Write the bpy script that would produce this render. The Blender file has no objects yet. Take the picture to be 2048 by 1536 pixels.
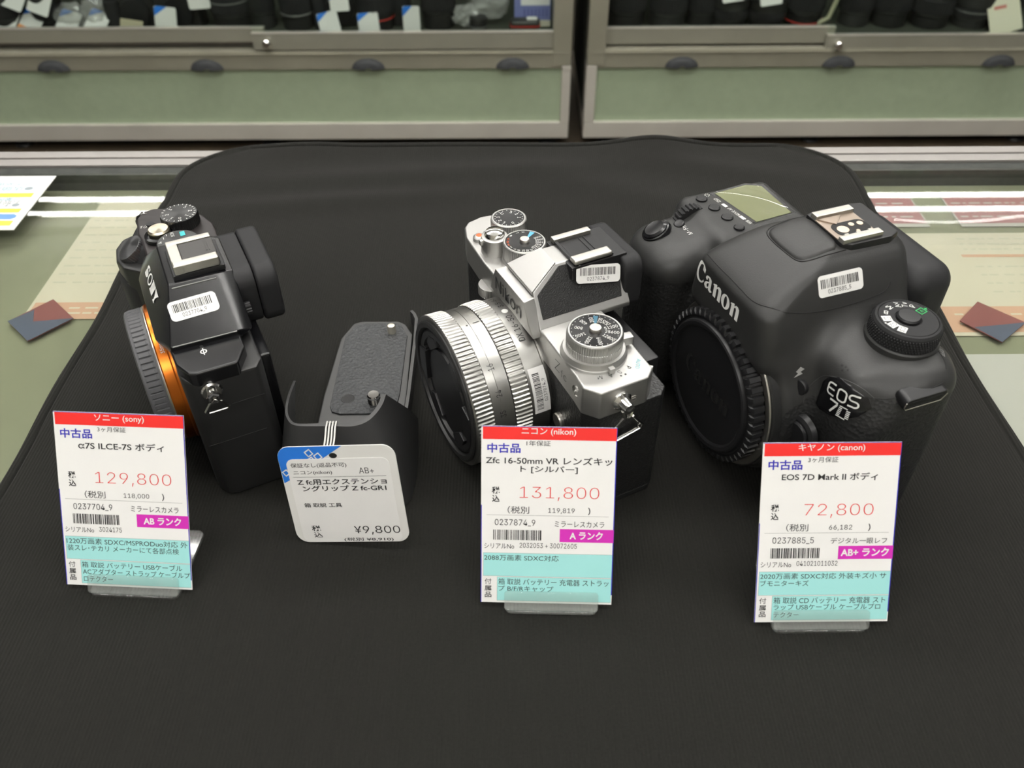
import bpy, bmesh, math, random
import numpy as np
from mathutils import Vector, Matrix

# ------------------------------------------------------------------ camera, world, lamps, exposure
scene = bpy.context.scene
COL = scene.collection
MM = 0.001
R = math.radians

cam_d = bpy.data.cameras.new('view_camera')
cam = bpy.data.objects.new('view_camera', cam_d)
COL.objects.link(cam)
scene.camera = cam
cam_d.sensor_fit = 'HORIZONTAL'
cam_d.sensor_width = 36.0
cam_d.lens = 1685.0 / 2048.0 * 36.0
cam_d.clip_start = 0.02
cam_d.clip_end = 30
PITCH, ROLL = R(42.65), R(-0.33)
_f = Vector((0, math.cos(PITCH), -math.sin(PITCH)))
_u = Vector((0, math.sin(PITCH), math.cos(PITCH)))
_r = Vector((1, 0, 0))
_r2 = _r * math.cos(ROLL) + _u * math.sin(ROLL)
_u2 = _u * math.cos(ROLL) - _r * math.sin(ROLL)
cam.matrix_world = Matrix(((_r2.x, _u2.x, -_f.x, 0), (_r2.y, _u2.y, -_f.y, 0), (_r2.z, _u2.z, -_f.z, 0.2897), (0, 0, 0, 1)))
cam_d.dof.use_dof = True
cam_d.dof.focus_distance = 0.385
cam_d.dof.aperture_fstop = 15.0

world = bpy.data.worlds.new('world')
scene.world = world
world.use_nodes = True
world.node_tree.nodes['Background'].inputs[0].default_value = (1.0, 0.98, 0.95, 1)
world.node_tree.nodes['Background'].inputs[1].default_value = 0.12

vs = scene.view_settings
vs.view_transform = 'Standard'
vs.look = 'None'
vs.gamma = 1.0
vs.use_curve_mapping = False
vs.exposure = 0.0

LAMP_STRENGTH = 46.5
CEILING_Z = 1700.0
# ceiling fixtures: (x0, x1, y, number of tubes) in millimetres
FIXTURES = [(-2080, 2300, 3173, 2), (-1500, 1500, 1450, 2), (-1300, 1500, 420, 2), (-1500, 1500, -1050, 2)]

# ------------------------------------------------------------------ materials
MATS = {}


def mat(name, color, rough=0.5, metal=0.0, bump=None, spec=0.5, coat=0.0, emis=None, aniso=0.0, noise=None, sheen=0.0):
    if name in MATS:
        return MATS[name]
    m = bpy.data.materials.new(name)
    m.use_nodes = True
    nt = m.node_tree
    b = nt.nodes['Principled BSDF']
    b.inputs['Base Color'].default_value = (*color, 1)
    b.inputs['Roughness'].default_value = rough
    b.inputs['Metallic'].default_value = metal
    b.inputs['Specular IOR Level'].default_value = spec
    b.inputs['Coat Weight'].default_value = coat
    b.inputs['Sheen Weight'].default_value = sheen
    if emis:
        b.inputs['Emission Color'].default_value = (*color, 1)
        b.inputs['Emission Strength'].default_value = emis
    tc = nt.nodes.new('ShaderNodeTexCoord')
    if aniso:
        b.inputs['Anisotropic'].default_value = aniso
        tg = nt.nodes.new('ShaderNodeTangent')
        tg.direction_type = 'RADIAL'
        tg.axis = 'Z'
        nt.links.new(tg.outputs[0], b.inputs['Tangent'])
    if noise:  # (scale, amount): gentle mottling of the base colour
        n = nt.nodes.new('ShaderNodeTexNoise')
        n.inputs['Scale'].default_value = noise[0]
        n.inputs['Detail'].default_value = 3
        nt.links.new(tc.outputs['Object'], n.inputs['Vector'])
        mx = nt.nodes.new('ShaderNodeMix')
        mx.data_type = 'RGBA'
        nt.links.new(n.outputs['Fac'], mx.inputs['Factor'])
        lo = tuple(c * (1 - noise[1]) for c in color)
        hi = tuple(min(1, c * (1 + noise[1])) for c in color)
        mx.inputs['A'].default_value = (*lo, 1)
        mx.inputs['B'].default_value = (*hi, 1)
        nt.links.new(mx.outputs['Result'], b.inputs['Base Color'])
    if bump:  # (kind, scale, distance_mm, strength)
        kind, sc, dist, st = bump
        if kind == 'noise':
            t = nt.nodes.new('ShaderNodeTexNoise')
            t.inputs['Detail'].default_value = 2
            out = t.outputs['Fac']
        elif kind == 'voronoi':
            t = nt.nodes.new('ShaderNodeTexVoronoi')
            out = t.outputs['Distance']
        else:
            t = nt.nodes.new('ShaderNodeTexWave')
            t.wave_type = 'BANDS'
            t.bands_direction = kind
            t.inputs['Distortion'].default_value = 0.5
            t.inputs['Detail'].default_value = 1
            out = t.outputs['Fac']
        t.inputs['Scale'].default_value = sc
        nt.links.new(tc.outputs['Object'], t.inputs['Vector'])
        bp = nt.nodes.new('ShaderNodeBump')
        bp.inputs['Strength'].default_value = st
        bp.inputs['Distance'].default_value = dist * MM
        nt.links.new(out, bp.inputs['Height'])
        nt.links.new(bp.outputs[0], b.inputs['Normal'])
    MATS[name] = m
    return m


def clear_mat(name, tint, gloss_rough=0.02, ior=1.49, frost=0.0):
    """Thin clear sheet: see-through, with a mirror share that grows with the viewing angle."""
    m = bpy.data.materials.new(name)
    m.use_nodes = True
    nt = m.node_tree
    for n in list(nt.nodes):
        nt.nodes.remove(n)
    out = nt.nodes.new('ShaderNodeOutputMaterial')
    tr = nt.nodes.new('ShaderNodeBsdfTransparent')
    tr.inputs[0].default_value = (*tint, 1)
    gl = nt.nodes.new('ShaderNodeBsdfGlossy')
    gl.inputs['Roughness'].default_value = gloss_rough
    gl.inputs['Color'].default_value = (1, 1, 1, 1)
    lw = nt.nodes.new('ShaderNodeLayerWeight')
    lw.inputs[0].default_value = 0.5
    f0 = ((ior - 1) / (ior + 1)) ** 2
    pw = nt.nodes.new('ShaderNodeMath')
    pw.operation = 'POWER'
    pw.inputs[1].default_value = 5
    nt.links.new(lw.outputs['Facing'], pw.inputs[0])
    fr = nt.nodes.new('ShaderNodeMath')
    fr.operation = 'MULTIPLY_ADD'
    fr.inputs[1].default_value = 1 - f0
    fr.inputs[2].default_value = f0
    nt.links.new(pw.outputs[0], fr.inputs[0])
    mx = nt.nodes.new('ShaderNodeMixShader')
    nt.links.new(fr.outputs[0], mx.inputs[0])
    base = tr
    if frost:
        df = nt.nodes.new('ShaderNodeBsdfDiffuse')
        df.inputs[0].default_value = (0.8, 0.8, 0.78, 1)
        m2 = nt.nodes.new('ShaderNodeMixShader')
        m2.inputs[0].default_value = frost
        nt.links.new(tr.outputs[0], m2.inputs[1])
        nt.links.new(df.outputs[0], m2.inputs[2])
        base = m2
    nt.links.new(base.outputs[0], mx.inputs[1])
    nt.links.new(gl.outputs[0], mx.inputs[2])
    nt.links.new(mx.outputs[0], out.inputs[0])
    MATS[name] = m
    return m


BLACK_CLOTH = mat('black_knit_cloth', (0.0128, 0.0126, 0.0108), 0.95, bump=('X', 0.5 / 0.00145 * 0.628, 0.35, 0.45), spec=0.15, sheen=0.06, noise=(900, 0.35))
HEM = mat('black_hem', (0.015, 0.015, 0.013), 0.95, spec=0.15, noise=(500, 0.25))
GLOSS_BLACK = mat('gloss_black_paint', (0.006, 0.006, 0.007), 0.22, spec=0.5)
SATIN_BLACK = mat('satin_black_paint', (0.016, 0.016, 0.016), 0.42, bump=('noise', 2500, 0.03, 0.5), spec=0.45)
CANON_BLACK = mat('textured_black_paint', (0.025, 0.025, 0.0243), 0.45, bump=('noise', 1900, 0.05, 0.7), spec=0.45)
RUBBER = mat('black_rubber', (0.016, 0.016, 0.017), 0.62, bump=('noise', 1500, 0.05, 0.5), spec=0.35)
LEATHER = mat('black_leatherette', (0.012, 0.012, 0.012), 0.42, bump=('voronoi', 900, 0.25, 0.9), spec=0.5)
PLASTIC = mat('black_plastic', (0.012, 0.012, 0.013), 0.38, spec=0.45)
DEEP = mat('deep_black', (0.003, 0.003, 0.003), 0.6)
SILVER = mat('satin_silver', (0.50, 0.495, 0.48), 0.46, 1.0, bump=('noise', 3000, 0.02, 0.4))
SILVER_LENS = mat('satin_silver_lens', (0.43, 0.425, 0.405), 0.34, 1.0)
STEEL = mat('brushed_steel', (0.72, 0.69, 0.64), 0.34, 1.0)
SHOE = mat('shoe_metal', (0.62, 0.60, 0.55), 0.4, 1.0)
CHROME = mat('chrome', (0.80, 0.79, 0.77), 0.1, 1.0)
BRASS = mat('spun_brass', (0.78, 0.70, 0.55), 0.3, 1.0, aniso=0.8)
SPUN_BLACK = mat('spun_black', (0.09, 0.09, 0.09), 0.35, 0.9, aniso=0.8)
SPUN_GREY = mat('spun_dark_grey', (0.20, 0.20, 0.205), 0.35, 0.9, aniso=0.8)
ORANGE = mat('orange_anodised', (0.72, 0.20, 0.03), 0.3, 1.0)
CAP_GREY = mat('grey_cap_plastic', (0.075, 0.075, 0.08), 0.5)
WHITE = mat('white_print', (0.80, 0.80, 0.77), 0.6)
GREY_PRINT = mat('grey_print', (0.30, 0.30, 0.29), 0.6)
INK = mat('black_ink', (0.018, 0.018, 0.018), 0.6)
PAPER = mat('white_card', (0.86, 0.85, 0.83), 0.55)
TAG_PAPER = mat('tag_card', (0.74, 0.73, 0.70), 0.55)
LABEL = mat('label_white', (0.80, 0.79, 0.77), 0.5)
RED = mat('print_red', (0.82, 0.022, 0.018), 0.5)
PRICE_RED = mat('price_red', (0.72, 0.035, 0.035), 0.55)
MAGENTA = mat('print_magenta', (0.60, 0.02, 0.42), 0.5)
CYAN = mat('print_cyan', (0.36, 0.74, 0.72), 0.55)
BLUE = mat('print_blue', (0.035, 0.03, 0.42), 0.5)
TAG_BLUE = mat('tag_blue', (0.012, 0.17, 0.66), 0.5)
TEAL = mat('print_teal', (0.04, 0.42, 0.44), 0.5)
GREEN = mat('print_green', (0.03, 0.50, 0.13), 0.5)
DIAL_BLUE = mat('dial_blue', (0.03, 0.13, 0.20), 0.4)
ORANGE_INK = mat('orange_ink', (0.80, 0.14, 0.04), 0.5)
COPPER = mat('contact_copper', (0.46, 0.38, 0.31), 0.3, 0.9)
ACRYLIC = clear_mat('clear_acrylic', (0.93, 0.95, 0.94), 0.05, 1.49, 0.09)
GLASS = clear_mat('counter_glass', (0.96, 0.975, 0.958), 0.012, 1.5)
CASE_GLASS = clear_mat('case_glass', (0.95, 0.98, 0.96), 0.02, 1.25)
FILM = clear_mat('clear_film', (0.97, 0.97, 0.97), 0.04, 1.35)
BAG = clear_mat('clear_bag', (0.8, 0.8, 0.78), 0.12, 1.5, 0.25)


# ------------------------------------------------------------------ geometry in millimetres
class G:
    """Collects shapes (mm) for ONE mesh object."""

    def __init__(self, M=None):
        self.v, self.f, self.m, self.M = [], [], [], M

    def add(self, v, f, mi=0, M=None):
        o = len(self.v)
        if M is not None:
            v = [M @ Vector(p) for p in v]
        if self.M is not None:
            v = [self.M @ Vector(p) for p in v]
        self.v += [tuple(p) for p in v]
        self.f += [tuple(i + o for i in q) for q in f]
        self.m += [mi] * len(f)
        return self

    def bm(self, bm, b=0, seg=2, mi=0, M=None, ang=25):
        bmesh.ops.recalc_face_normals(bm, faces=bm.faces)
        if b:
            es = [e for e in bm.edges if len(e.link_faces) == 2 and e.calc_face_angle(0) > R(ang)]
            bmesh.ops.bevel(bm, geom=es, offset=b, segments=seg, profile=0.5, affect='EDGES', clamp_overlap=True)
        bm.verts.index_update()
        self.add([v.co.copy() for v in bm.verts], [[v.index for v in f.verts] for f in bm.faces], mi, M)
        bm.free()
        return self

    def box(self, x0, x1, y0, y1, z0, z1, b=0, seg=2, mi=0, M=None):
        return self.prism([(x0, y0), (x1, y0), (x1, y1), (x0, y1)], z0, z1, b, seg, mi, M)

    def prism(self, pts, z0, z1, b=0, seg=2, mi=0, M=None, top=None, ang=25):
        bm = bmesh.new()
        n = len(pts)
        top = top or pts
        lo = [bm.verts.new((p[0], p[1], z0 if len(p) < 3 else p[2])) for p in pts]
        hi = [bm.verts.new((p[0], p[1], z1 if len(p) < 3 else p[2])) for p in top]
        bm.faces.new(lo[::-1])
        bm.faces.new(hi)
        for i in range(n):
            bm.faces.new((lo[i], lo[(i + 1) % n], hi[(i + 1) % n], hi[i]))
        return self.bm(bm, b, seg, mi, M, ang)

    def hull(self, pts, b=0, seg=2, mi=0, M=None, ang=25):
        bm = bmesh.new()
        for p in pts:
            bm.verts.new(p)
        bmesh.ops.convex_hull(bm, input=bm.verts)
        bmesh.ops.dissolve_limit(bm, angle_limit=R(1), verts=bm.verts, edges=bm.edges)
        return self.bm(bm, b, seg, mi, M, ang)

    def lathe(self, prof, n=48, mi=0, M=None, mod=None):
        """prof: list of (r, z); mod(angle index) -> radius offset for entries flagged by a third item."""
        v, f = [], []
        rows = []
        for p in prof:
            r, z = p[0], p[1]
            if r == 0:
                rows.append([len(v)])
                v.append((0, 0, z))
            else:
                row = []
                for i in range(n):
                    rr = r + (mod(i) if (mod and len(p) > 2) else 0)
                    a = 2 * math.pi * i / n
                    row.append(len(v))
                    v.append((rr * math.cos(a), rr * math.sin(a), z))
                rows.append(row)
        for a, b in zip(rows[:-1], rows[1:]):
            if len(a) == 1 and len(b) == 1:
                continue
            for i in range(n):
                j = (i + 1) % n
                if len(a) == 1:
                    f.append((a[0], b[j], b[i]))
                elif len(b) == 1:
                    f.append((a[i], a[j], b[0]))
                else:
                    f.append((a[i], a[j], b[j], b[i]))
        return self.add(v, f, mi, M)

    def tube(self, pts, r, n=8, mi=0, M=None, closed=False):
        pts = [Vector(p) for p in pts]
        v, f = [], []
        L = len(pts)
        up = None
        for i, p in enumerate(pts):
            a = pts[i - 1] if (i or closed) else p
            b = pts[(i + 1) % L] if (i < L - 1 or closed) else p
            t = (b - a).normalized()
            if up is None:
                up = Vector((0, 0, 1)) if abs(t.z) < 0.9 else Vector((1, 0, 0))
            s = t.cross(up).normalized()
            up = s.cross(t).normalized()
            rr = r[i] if isinstance(r, (list, tuple)) else r
            for k in range(n):
                c = 2 * math.pi * k / n
                v.append(p + (s * math.cos(c) + up * math.sin(c)) * rr)
        for i in range(L if closed else L - 1):
            j = (i + 1) % L
            for k in range(n):
                l = (k + 1) % n
                f.append((i * n + k, i * n + l, j * n + l, j * n + k))
        if not closed:
            f.append(tuple(range(n))[::-1])
            f.append(tuple((L - 1) * n + k for k in range(n)))
        return self.add(v, f, mi, M)

    def poly(self, pts, mi=0, M=None, z=0.0):
        v = [(p[0], p[1], p[2] if len(p) > 2 else z) for p in pts]
        return self.add(v, [tuple(range(len(v)))], mi, M)

    def rrect(self, x0, y0, x1, y1, r, mi=0, M=None, z=0.0, n=5):
        return self.poly(rr_pts(x0, y0, x1, y1, r, n), mi, M, z)

    def text(self, s, box=None, mi=0, M=None, z=0.0, bold=0.0, h=None, at=(0, 0), align='C', sx=1.0, fn=None):
        """Lettering filled as flat faces. box=(x0,y0,x1,y1) stretches the ink to it; or cap height h at a point."""
        V, F = text2d(s, bold)
        x0, y0 = V.min(0)
        x1, y1 = V.max(0)
        if box:
            a, b, c, d = box
            P = (V - (x0, y0)) / (x1 - x0, y1 - y0) * (c - a, d - b) + (a, b)
        else:
            k = h / 0.73
            P = V * (k * sx, k)
            w = (x0 + x1) / 2 * k * sx
            P = P - ((w if align == 'C' else x0 * k * sx), h / 2) + np.array(at)
        v = [(p[0], p[1], z) for p in P]
        if fn:
            v = [fn(p) for p in v]
        return self.add(v, F, mi, M)

    def barcode(self, x0, y0, x1, y1, mi, M=None, z=0.0, seed=1, n=34, fn=None):
        rnd = random.Random(seed)
        ws = [rnd.choice((1, 1, 1.6, 2.4)) for _ in range(2 * n - 1)]
        k = (x1 - x0) / sum(ws)
        x = x0
        for i, w in enumerate(ws):
            if i % 2 == 0:
                q = [(x, y0, z), (x + w * k, y0, z), (x + w * k, y1, z), (x, y1, z)]
                if fn:
                    q = [fn(p) for p in q]
                self.add(q, [(0, 1, 2, 3)], mi, M)
            x += w * k
        return self


def rr_pts(x0, y0, x1, y1, r, n=5):
    out = []
    for cx, cy, a0 in ((x1 - r, y0 + r, -90), (x1 - r, y1 - r, 0), (x0 + r, y1 - r, 90), (x0 + r, y0 + r, 180)):
        for i in range(n + 1):
            a = R(a0 + 90 * i / n)
            out.append((cx + r * math.cos(a), cy + r * math.sin(a)))
    return out


_TXT = {}
try:  # lettering comes from the sans font shipped inside Blender
    FONT = bpy.data.fonts.load(bpy.utils.system_resource('DATAFILES') + '/fonts/Inter.woff2')
except Exception:
    FONT = None


FONT_K = [0.0]


def text2d(s, bold=0.0):
    if not FONT_K[0]:
        FONT_K[0] = 1.0
        q = text2d('H')[0]
        FONT_K[0] = 0.73 / float(q[:, 1].max() - q[:, 1].min())
        _TXT.clear()
    key = (s, bold)
    if key not in _TXT:
        c = bpy.data.curves.new('lettering', 'FONT')
        c.body = s
        c.size = 1
        latin = FONT is not None and all(ord(q) < 0x250 for q in s)
        if latin:
            c.font = FONT
            if -.015 < bold < .025:
                bold = 0.0
        c.fill_mode = 'FRONT'
        c.resolution_u = 4 if any(ord(q) < 0x2000 for q in s) else 2
        c.offset = bold / (FONT_K[0] if latin else 1.0)
        o = bpy.data.objects.new('lettering', c)
        m = o.to_mesh()
        V = np.array([(v.co.x, v.co.y) for v in m.vertices]) * (FONT_K[0] if latin else 1.0)
        F = [tuple(p.vertices) for p in m.polygons]
        o.to_mesh_clear()
        bpy.data.objects.remove(o)
        bpy.data.curves.remove(c)
        _TXT[key] = (V, F)
    return _TXT[key]


def frame(o, x, y):
    """Matrix whose local x, y run along the given directions, z outwards."""
    x = Vector(x).normalized()
    n = x.cross(Vector(y)).normalized()
    y = n.cross(x)
    o = Vector(o)
    return Matrix(((x.x, y.x, n.x, o.x), (x.y, y.y, n.y, o.y), (x.z, y.z, n.z, o.z), (0, 0, 0, 1)))


def T(x, y, z):
    return Matrix.Translation((x, y, z))


AY = frame((0, 0, 0), (1, 0, 0), (0, 0, -1))      # lathe axis z -> +Y
AXM = Matrix(((0, 0, -1, 0), (0, 1, 0, 0), (1, 0, 0, 0), (0, 0, 0, 1)))  # z -> -X


def ob(name, g, mats, parent=None, label=None, smooth=32, flip=True, wn=True):
    me = bpy.data.meshes.new(name)
    me.from_pydata([(p[0] * MM, p[1] * MM, p[2] * MM) for p in g.v], [], g.f)
    if not isinstance(mats, (list, tuple)):
        mats = [mats]
    for m in mats:
        me.materials.append(m)
    if len(mats) > 1:
        me.polygons.foreach_set('material_index', g.m)
    if flip:
        b = bmesh.new()
        b.from_mesh(me)
        bmesh.ops.recalc_face_normals(b, faces=b.faces)
        b.to_mesh(me)
        b.free()
    if smooth:
        me.polygons.foreach_set('use_smooth', [True] * len(me.polygons))
        me.set_sharp_from_angle(angle=R(smooth))
    me.update()
    o = bpy.data.objects.new(name, me)
    COL.objects.link(o)
    if smooth and wn:
        wm = o.modifiers.new('even_normals', 'WEIGHTED_NORMAL')
        wm.keep_sharp = True
    if parent:
        o.parent = parent
    if label:
        o['label'] = label
    return o


def thing(name, label, cat, loc=(0, 0, 0), rotz=0.0, group=None, M=None):
    o = bpy.data.objects.new(name, None)
    o.empty_display_size = 0.01
    COL.objects.link(o)
    if M is not None:
        M = M.copy()
        M.translation = M.translation * MM
        o.matrix_world = M
    else:
        o.location = Vector(loc) * MM
        o.rotation_euler = (0, 0, rotz)
    return tag(o, label, cat, group)


def tag(o, label, cat, group=None):
    o['label'] = label
    o['category'] = cat
    if group:
        o['group'] = group
    return o


def place(o, M):
    M = M.copy()
    M.translation = M.translation * MM
    o.matrix_world = M
    return o


def structure(o):
    o['kind'] = 'structure'
    return o


def copy_tree(o, parent=None):
    c = o.copy()
    COL.objects.link(c)
    if parent:
        c.parent = parent
    for ch in list(o.children):
        copy_tree(ch, c)
    return c

# ------------------------------------------------------------------ the room
OLIVE = mat('olive_metal', (0.33, 0.325, 0.262), 0.38, 0.35, noise=(14, 0.12))
ALU = mat('aluminium', (0.66, 0.635, 0.57), 0.34, 0.35, noise=(9, 0.14))
ALU_RAIL = mat('counter_aluminium', (0.40, 0.38, 0.36), 0.42, 0.6)
GREEN_PANEL = mat('green_panel', (0.335, 0.405, 0.275), 0.6, noise=(60, 0.10))
CEIL = mat('ceiling_white', (0.52, 0.515, 0.50), 0.9)
FLOOR = mat('brown_floor', (0.060, 0.045, 0.028), 0.55, noise=(18, 0.3))
WALLM = mat('wall_paint', (0.45, 0.43, 0.37), 0.9)
DARK_STRIP = mat('mottled_dark', (0.03, 0.033, 0.028), 0.5, noise=(160, 0.8))
BAIZE = mat('pale_green_board', (0.20, 0.205, 0.13), 0.8, noise=(22, 0.14))
FLY = mat('flyer_paper', (0.52, 0.48, 0.37), 0.7, noise=(16, 0.08))
FLY2 = mat('grey_flyer_paper', (0.42, 0.41, 0.37), 0.7, noise=(16, 0.08))
FLY_RED = mat('flyer_salmon', (0.50, 0.30, 0.20), 0.7)
FLY_GREY = mat('flyer_grey_text', (0.45, 0.43, 0.335), 0.7)
FLY_DRED = mat('flyer_dark_red', (0.19, 0.05, 0.045), 0.6)
FLY_BLUE = mat('flyer_slate_blue', (0.06, 0.075, 0.115), 0.6)
TUBE = mat('lamp_tube', (1.0, 0.985, 0.95), 0.5, emis=LAMP_STRENGTH)
LAMP_BODY = mat('lamp_body', (0.40, 0.38, 0.37), 0.5)

FZ = -629.0
structure(ob('floor', G().box(-3500, 3500, -2500, 4200, FZ - 20, FZ), FLOOR))
structure(ob('ceiling', G().box(-3500, 3500, -2500, 4200, CEILING_Z, CEILING_Z + 20), CEIL))
structure(ob('wall_back', G().box(-3500, 3500, 4200, 4220, FZ, CEILING_Z), WALLM))
structure(ob('wall_front', G().box(-3500, 3500, -2520, -2500, FZ, CEILING_Z), WALLM))

lamp_words = ['beyond the glass cases', 'over the aisle behind the counter', 'straight above the cameras', 'behind the viewer']
for (x0, x1, y, n), w in zip(FIXTURES, lamp_words):
    far = y > 3000
    tr_, tk = (4.5, 58) if far else (12, 75)
    t = thing('ceiling_lamp', 'long white twin tube ceiling lamp ' + w, 'lamp', ((x0 + x1) / 2, y, CEILING_Z), group='ceiling tube lamps')
    L = (x1 - x0) / 2
    ob('lamp_housing', G().box(-L - 40, L + 40, -34, 34, -45, -1, 8), LAMP_BODY, t)
    for k in (-tk, tk):
        ob('lamp_tube', G().lathe([(0, -L), (tr_, -L), (tr_, L), (0, L)], 16, M=T(0, k, -120) @ Matrix.Rotation(R(90), 4, 'Y')), TUBE, t)

# ------------------------------------------------------------------ the glass counter the cloth lies on
ct = thing('display_counter', 'glass topped display counter with aluminium back rail under the black cloth', 'counter', (0, 0, 0))
ob('glass_top', G().box(-1100, 1100, -300, 537, -6.2, -1.3, 0.6), GLASS, ct)
g = G()
for y0, y1, z in ((549, 553.5, -1.3), (554, 560.5, -2.4), (561, 570, -1.3)):
    g.box(-1100, 1100, y0, y1, -60, z, 0.5)
ob('back_rail', g, ALU_RAIL, ct)
ob('dark_strip', G().box(-1100, 1100, 537.5, 548.5, -30, -3, 0.6), DARK_STRIP, ct)  # mottled dark band between the glass and the back rail
ob('shelf_board', G().box(-1100, 1100, -300, 537, -40, -15), BAIZE, ct)
ob('cabinet_base', G().box(-1100, 1100, -290, 560, FZ + 1, -61, 3), OLIVE, ct)


def flyer(name, label, x0, x1, y0, y1, m, extra, z=-14.2):
    g = G()
    g.box(x0, x1, y0, y1, z - 0.4, z)
    ms = [m, FLY_GREY, FLY_RED, mat('label_dull_red', (0.29, 0.12, 0.12), 0.6), FLY_BLUE, FLY2, FLY]
    extra(g, z + 0.08)
    o = ob(name, g, ms, smooth=0)
    return tag(o, label, 'flyer')


def lines(g, z, x0, x1, y0, y1, n, seed, mi=1):
    rnd = random.Random(seed)
    for i in range(n):
        y = y1 - (y1 - y0) * (i + 0.5) / n
        x = x0
        while x < x1 - 3:
            w = rnd.uniform(2, 9)
            g.poly([(x, y - 0.8), (min(x + w, x1), y - 0.8), (min(x + w, x1), y + 0.8), (x, y + 0.8)], mi, z=z)
            x += w + rnd.uniform(1, 4)


def left_fly(g, z):
    lines(g, z, -282, -240, 420, 500, 9, 3)
    g.poly([(-284, 388), (-205, 388), (-205, 404), (-284, 404)], 2, z=z)
    lines(g, z + .05, -262, -215, 391, 401, 2, 5, 6)


flyer('flyer', 'pale flyer with salmon band under the glass left of the cloth', -286, -205, 388, 524, FLY, left_fly)


def dia(g, z):
    pass


def diamond(name, label, pts, split, z=-12.0):
    g = G()
    g.prism([(p[0], p[1]) for p in pts], z - 0.5, z)
    o = ob(name, g, [FLY_DRED, FLY_BLUE], smooth=0)
    g2 = G().prism([(p[0], p[1]) for p in split], z - 0.1, z + 0.12)
    ob('blue_half', g2, FLY_BLUE, o, 'slate blue half', smooth=0)
    return tag(o, label, 'leaflet')


diamond('leaflet', 'dark red and slate blue leaflet under the glass left of the cloth', [(-273, 404.5), (-254, 386), (-272, 365.5), (-291, 383.5)],
        [(-280, 394.0), (-291, 383.5), (-272, 365.5), (-254, 386), (-276, 383)])
diamond('leaflet', 'dark red and slate blue leaflet under the glass right of the cloth', [(274.6, 397), (257, 379), (273, 359.5), (294, 377)],
        [(263, 373), (273, 359.5), (294, 377), (276, 374.5)])


def right_fly(g, z):
    g.poly([(250, 371), (420, 371), (420, 395), (250, 395)], 2, z=z)
    lines(g, z + .05, 258, 410, 374, 392, 2, 11, 6)
    lines(g, z, 290, 345, 405, 440, 4, 9)
    g.poly([(286, 446), (345, 446), (345, 449), (286, 449)], 2, z=z)
    lines(g, z, 290, 345, 452, 470, 3, 12)


flyer('flyer', 'pale flyer with orange band under the glass right of the cloth', 250, 420, 368, 474, FLY, right_fly)


def red_lab(x0, x1):
    def fn(g, z):
        g.poly([(x0 + 1, 486), (x1 - 1, 486), (x1 - 1, 520), (x0 + 1, 520)], 3, z=z)
        lines(g, z + .05, x0 + 4, x1 - 4, 490, 516, 3, int(x0), 5)
    return fn


flyer('flyer', 'dark red label beside the right cloth corner under the glass', 248, 279, 482, 522, FLY2, red_lab(248, 279))
flyer('flyer', 'dark red label at the far right under the glass', 300, 375, 482, 522, FLY2, red_lab(300, 375))
flyer('flyer', 'grey sheet under the glass at the lower right of the cloth', 244, 330, 250, 352, FLY2, lambda g, z: lines(g, z, 300, 328, 270, 330, 4, 8))
flyer('flyer', 'grey sheet under the glass at the lower left of the cloth', -360, -292, 330, 372, FLY2, lambda g, z: None)

# bright card lying on the glass, its writing turned to the other side
SIGN_BLUE = mat('sign_pale_blue', (0.72, 0.90, 0.95), 0.5)
SIGN_YEL = mat('sign_yellow', (0.90, 0.82, 0.08), 0.5)
SIGN_BL2 = mat('sign_blue_bar', (0.14, 0.30, 0.75), 0.5)
SIGN_TXT = mat('sign_text', (0.30, 0.34, 0.36), 0.6)
SIGN_W = mat('sign_white', (0.92, 0.92, 0.88), 0.5)
g = G()
g.box(-420, -317.5, 463.5, 532.5, -1.2, -0.7)
g.poly([(-418, 499), (-322.5, 499), (-322.5, 530.5), (-418, 530.5)], 1, z=-.65)
for y0, y1, x in ((468, 474, -322), (484, 489, -323), (503.5, 509, -323)):
    g.poly([(-418, y0), (x, y0), (x, y1), (-418, y1)], 2, z=-.6)
g.poly([(-418, 475.8), (-325, 475.8), (-322.5, 477.4), (-322.5, 480.2), (-325, 482), (-418, 482)], 3, z=-.58)
UP = frame((0, 0, 0), (-1, 0, 0), (0, -1, 0))
for s, x, y, h in (('●店頭展示品', 326.5, -515, 4.4), ('のため現品限り', 331, -521.5, 3.4), ('●お支払い', 326.5, -493.5, 4.0), ('お取扱店舗', 327.5, -497.6, 3.6), ('ご案内くだ', 330, -501.4, 3.0)):
    g.text(s, M=UP, at=(x, y), h=h, align='L', mi=4, z=-.57, sx=1.25)
tag(ob('sign_card', g, [SIGN_W, SIGN_BLUE, SIGN_YEL, SIGN_BL2, SIGN_TXT], smooth=0), 'pale blue and yellow striped card lying upside down on the glass', 'sign')

# loose clear film on the glass at the right
g = G()
NX, NY = 60, 26
v, f = [], []
for j in range(NY + 1):
    for i in range(NX + 1):
        x, y = 246 + 190 * i / NX, 440 + 44 * j / NY
        yc = 466 + 3.5 * math.sin(x * 0.055 + 1.5) + 2 * math.sin(x * .021)
        z = 0.1 + 0.62 * math.exp(-((y - yc) / 15) ** 2) + .04 * math.sin(x * .11)
        v.append((x, y, z - 1.0))
for j in range(NY):
    for i in range(NX):
        a = j * (NX + 1) + i
        f.append((a, a + 1, a + NX + 2, a + NX + 1))
g.add(v, f)
tag(ob('plastic_film', g, FILM, wn=False), 'clear wavy plastic film lying on the glass right of the cloth', 'film')

# ------------------------------------------------------------------ black display cloth
CX0, CX1, CY0, CY1, CR = -232.5, 239.0, 104.0, 573.0, 50.0


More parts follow.
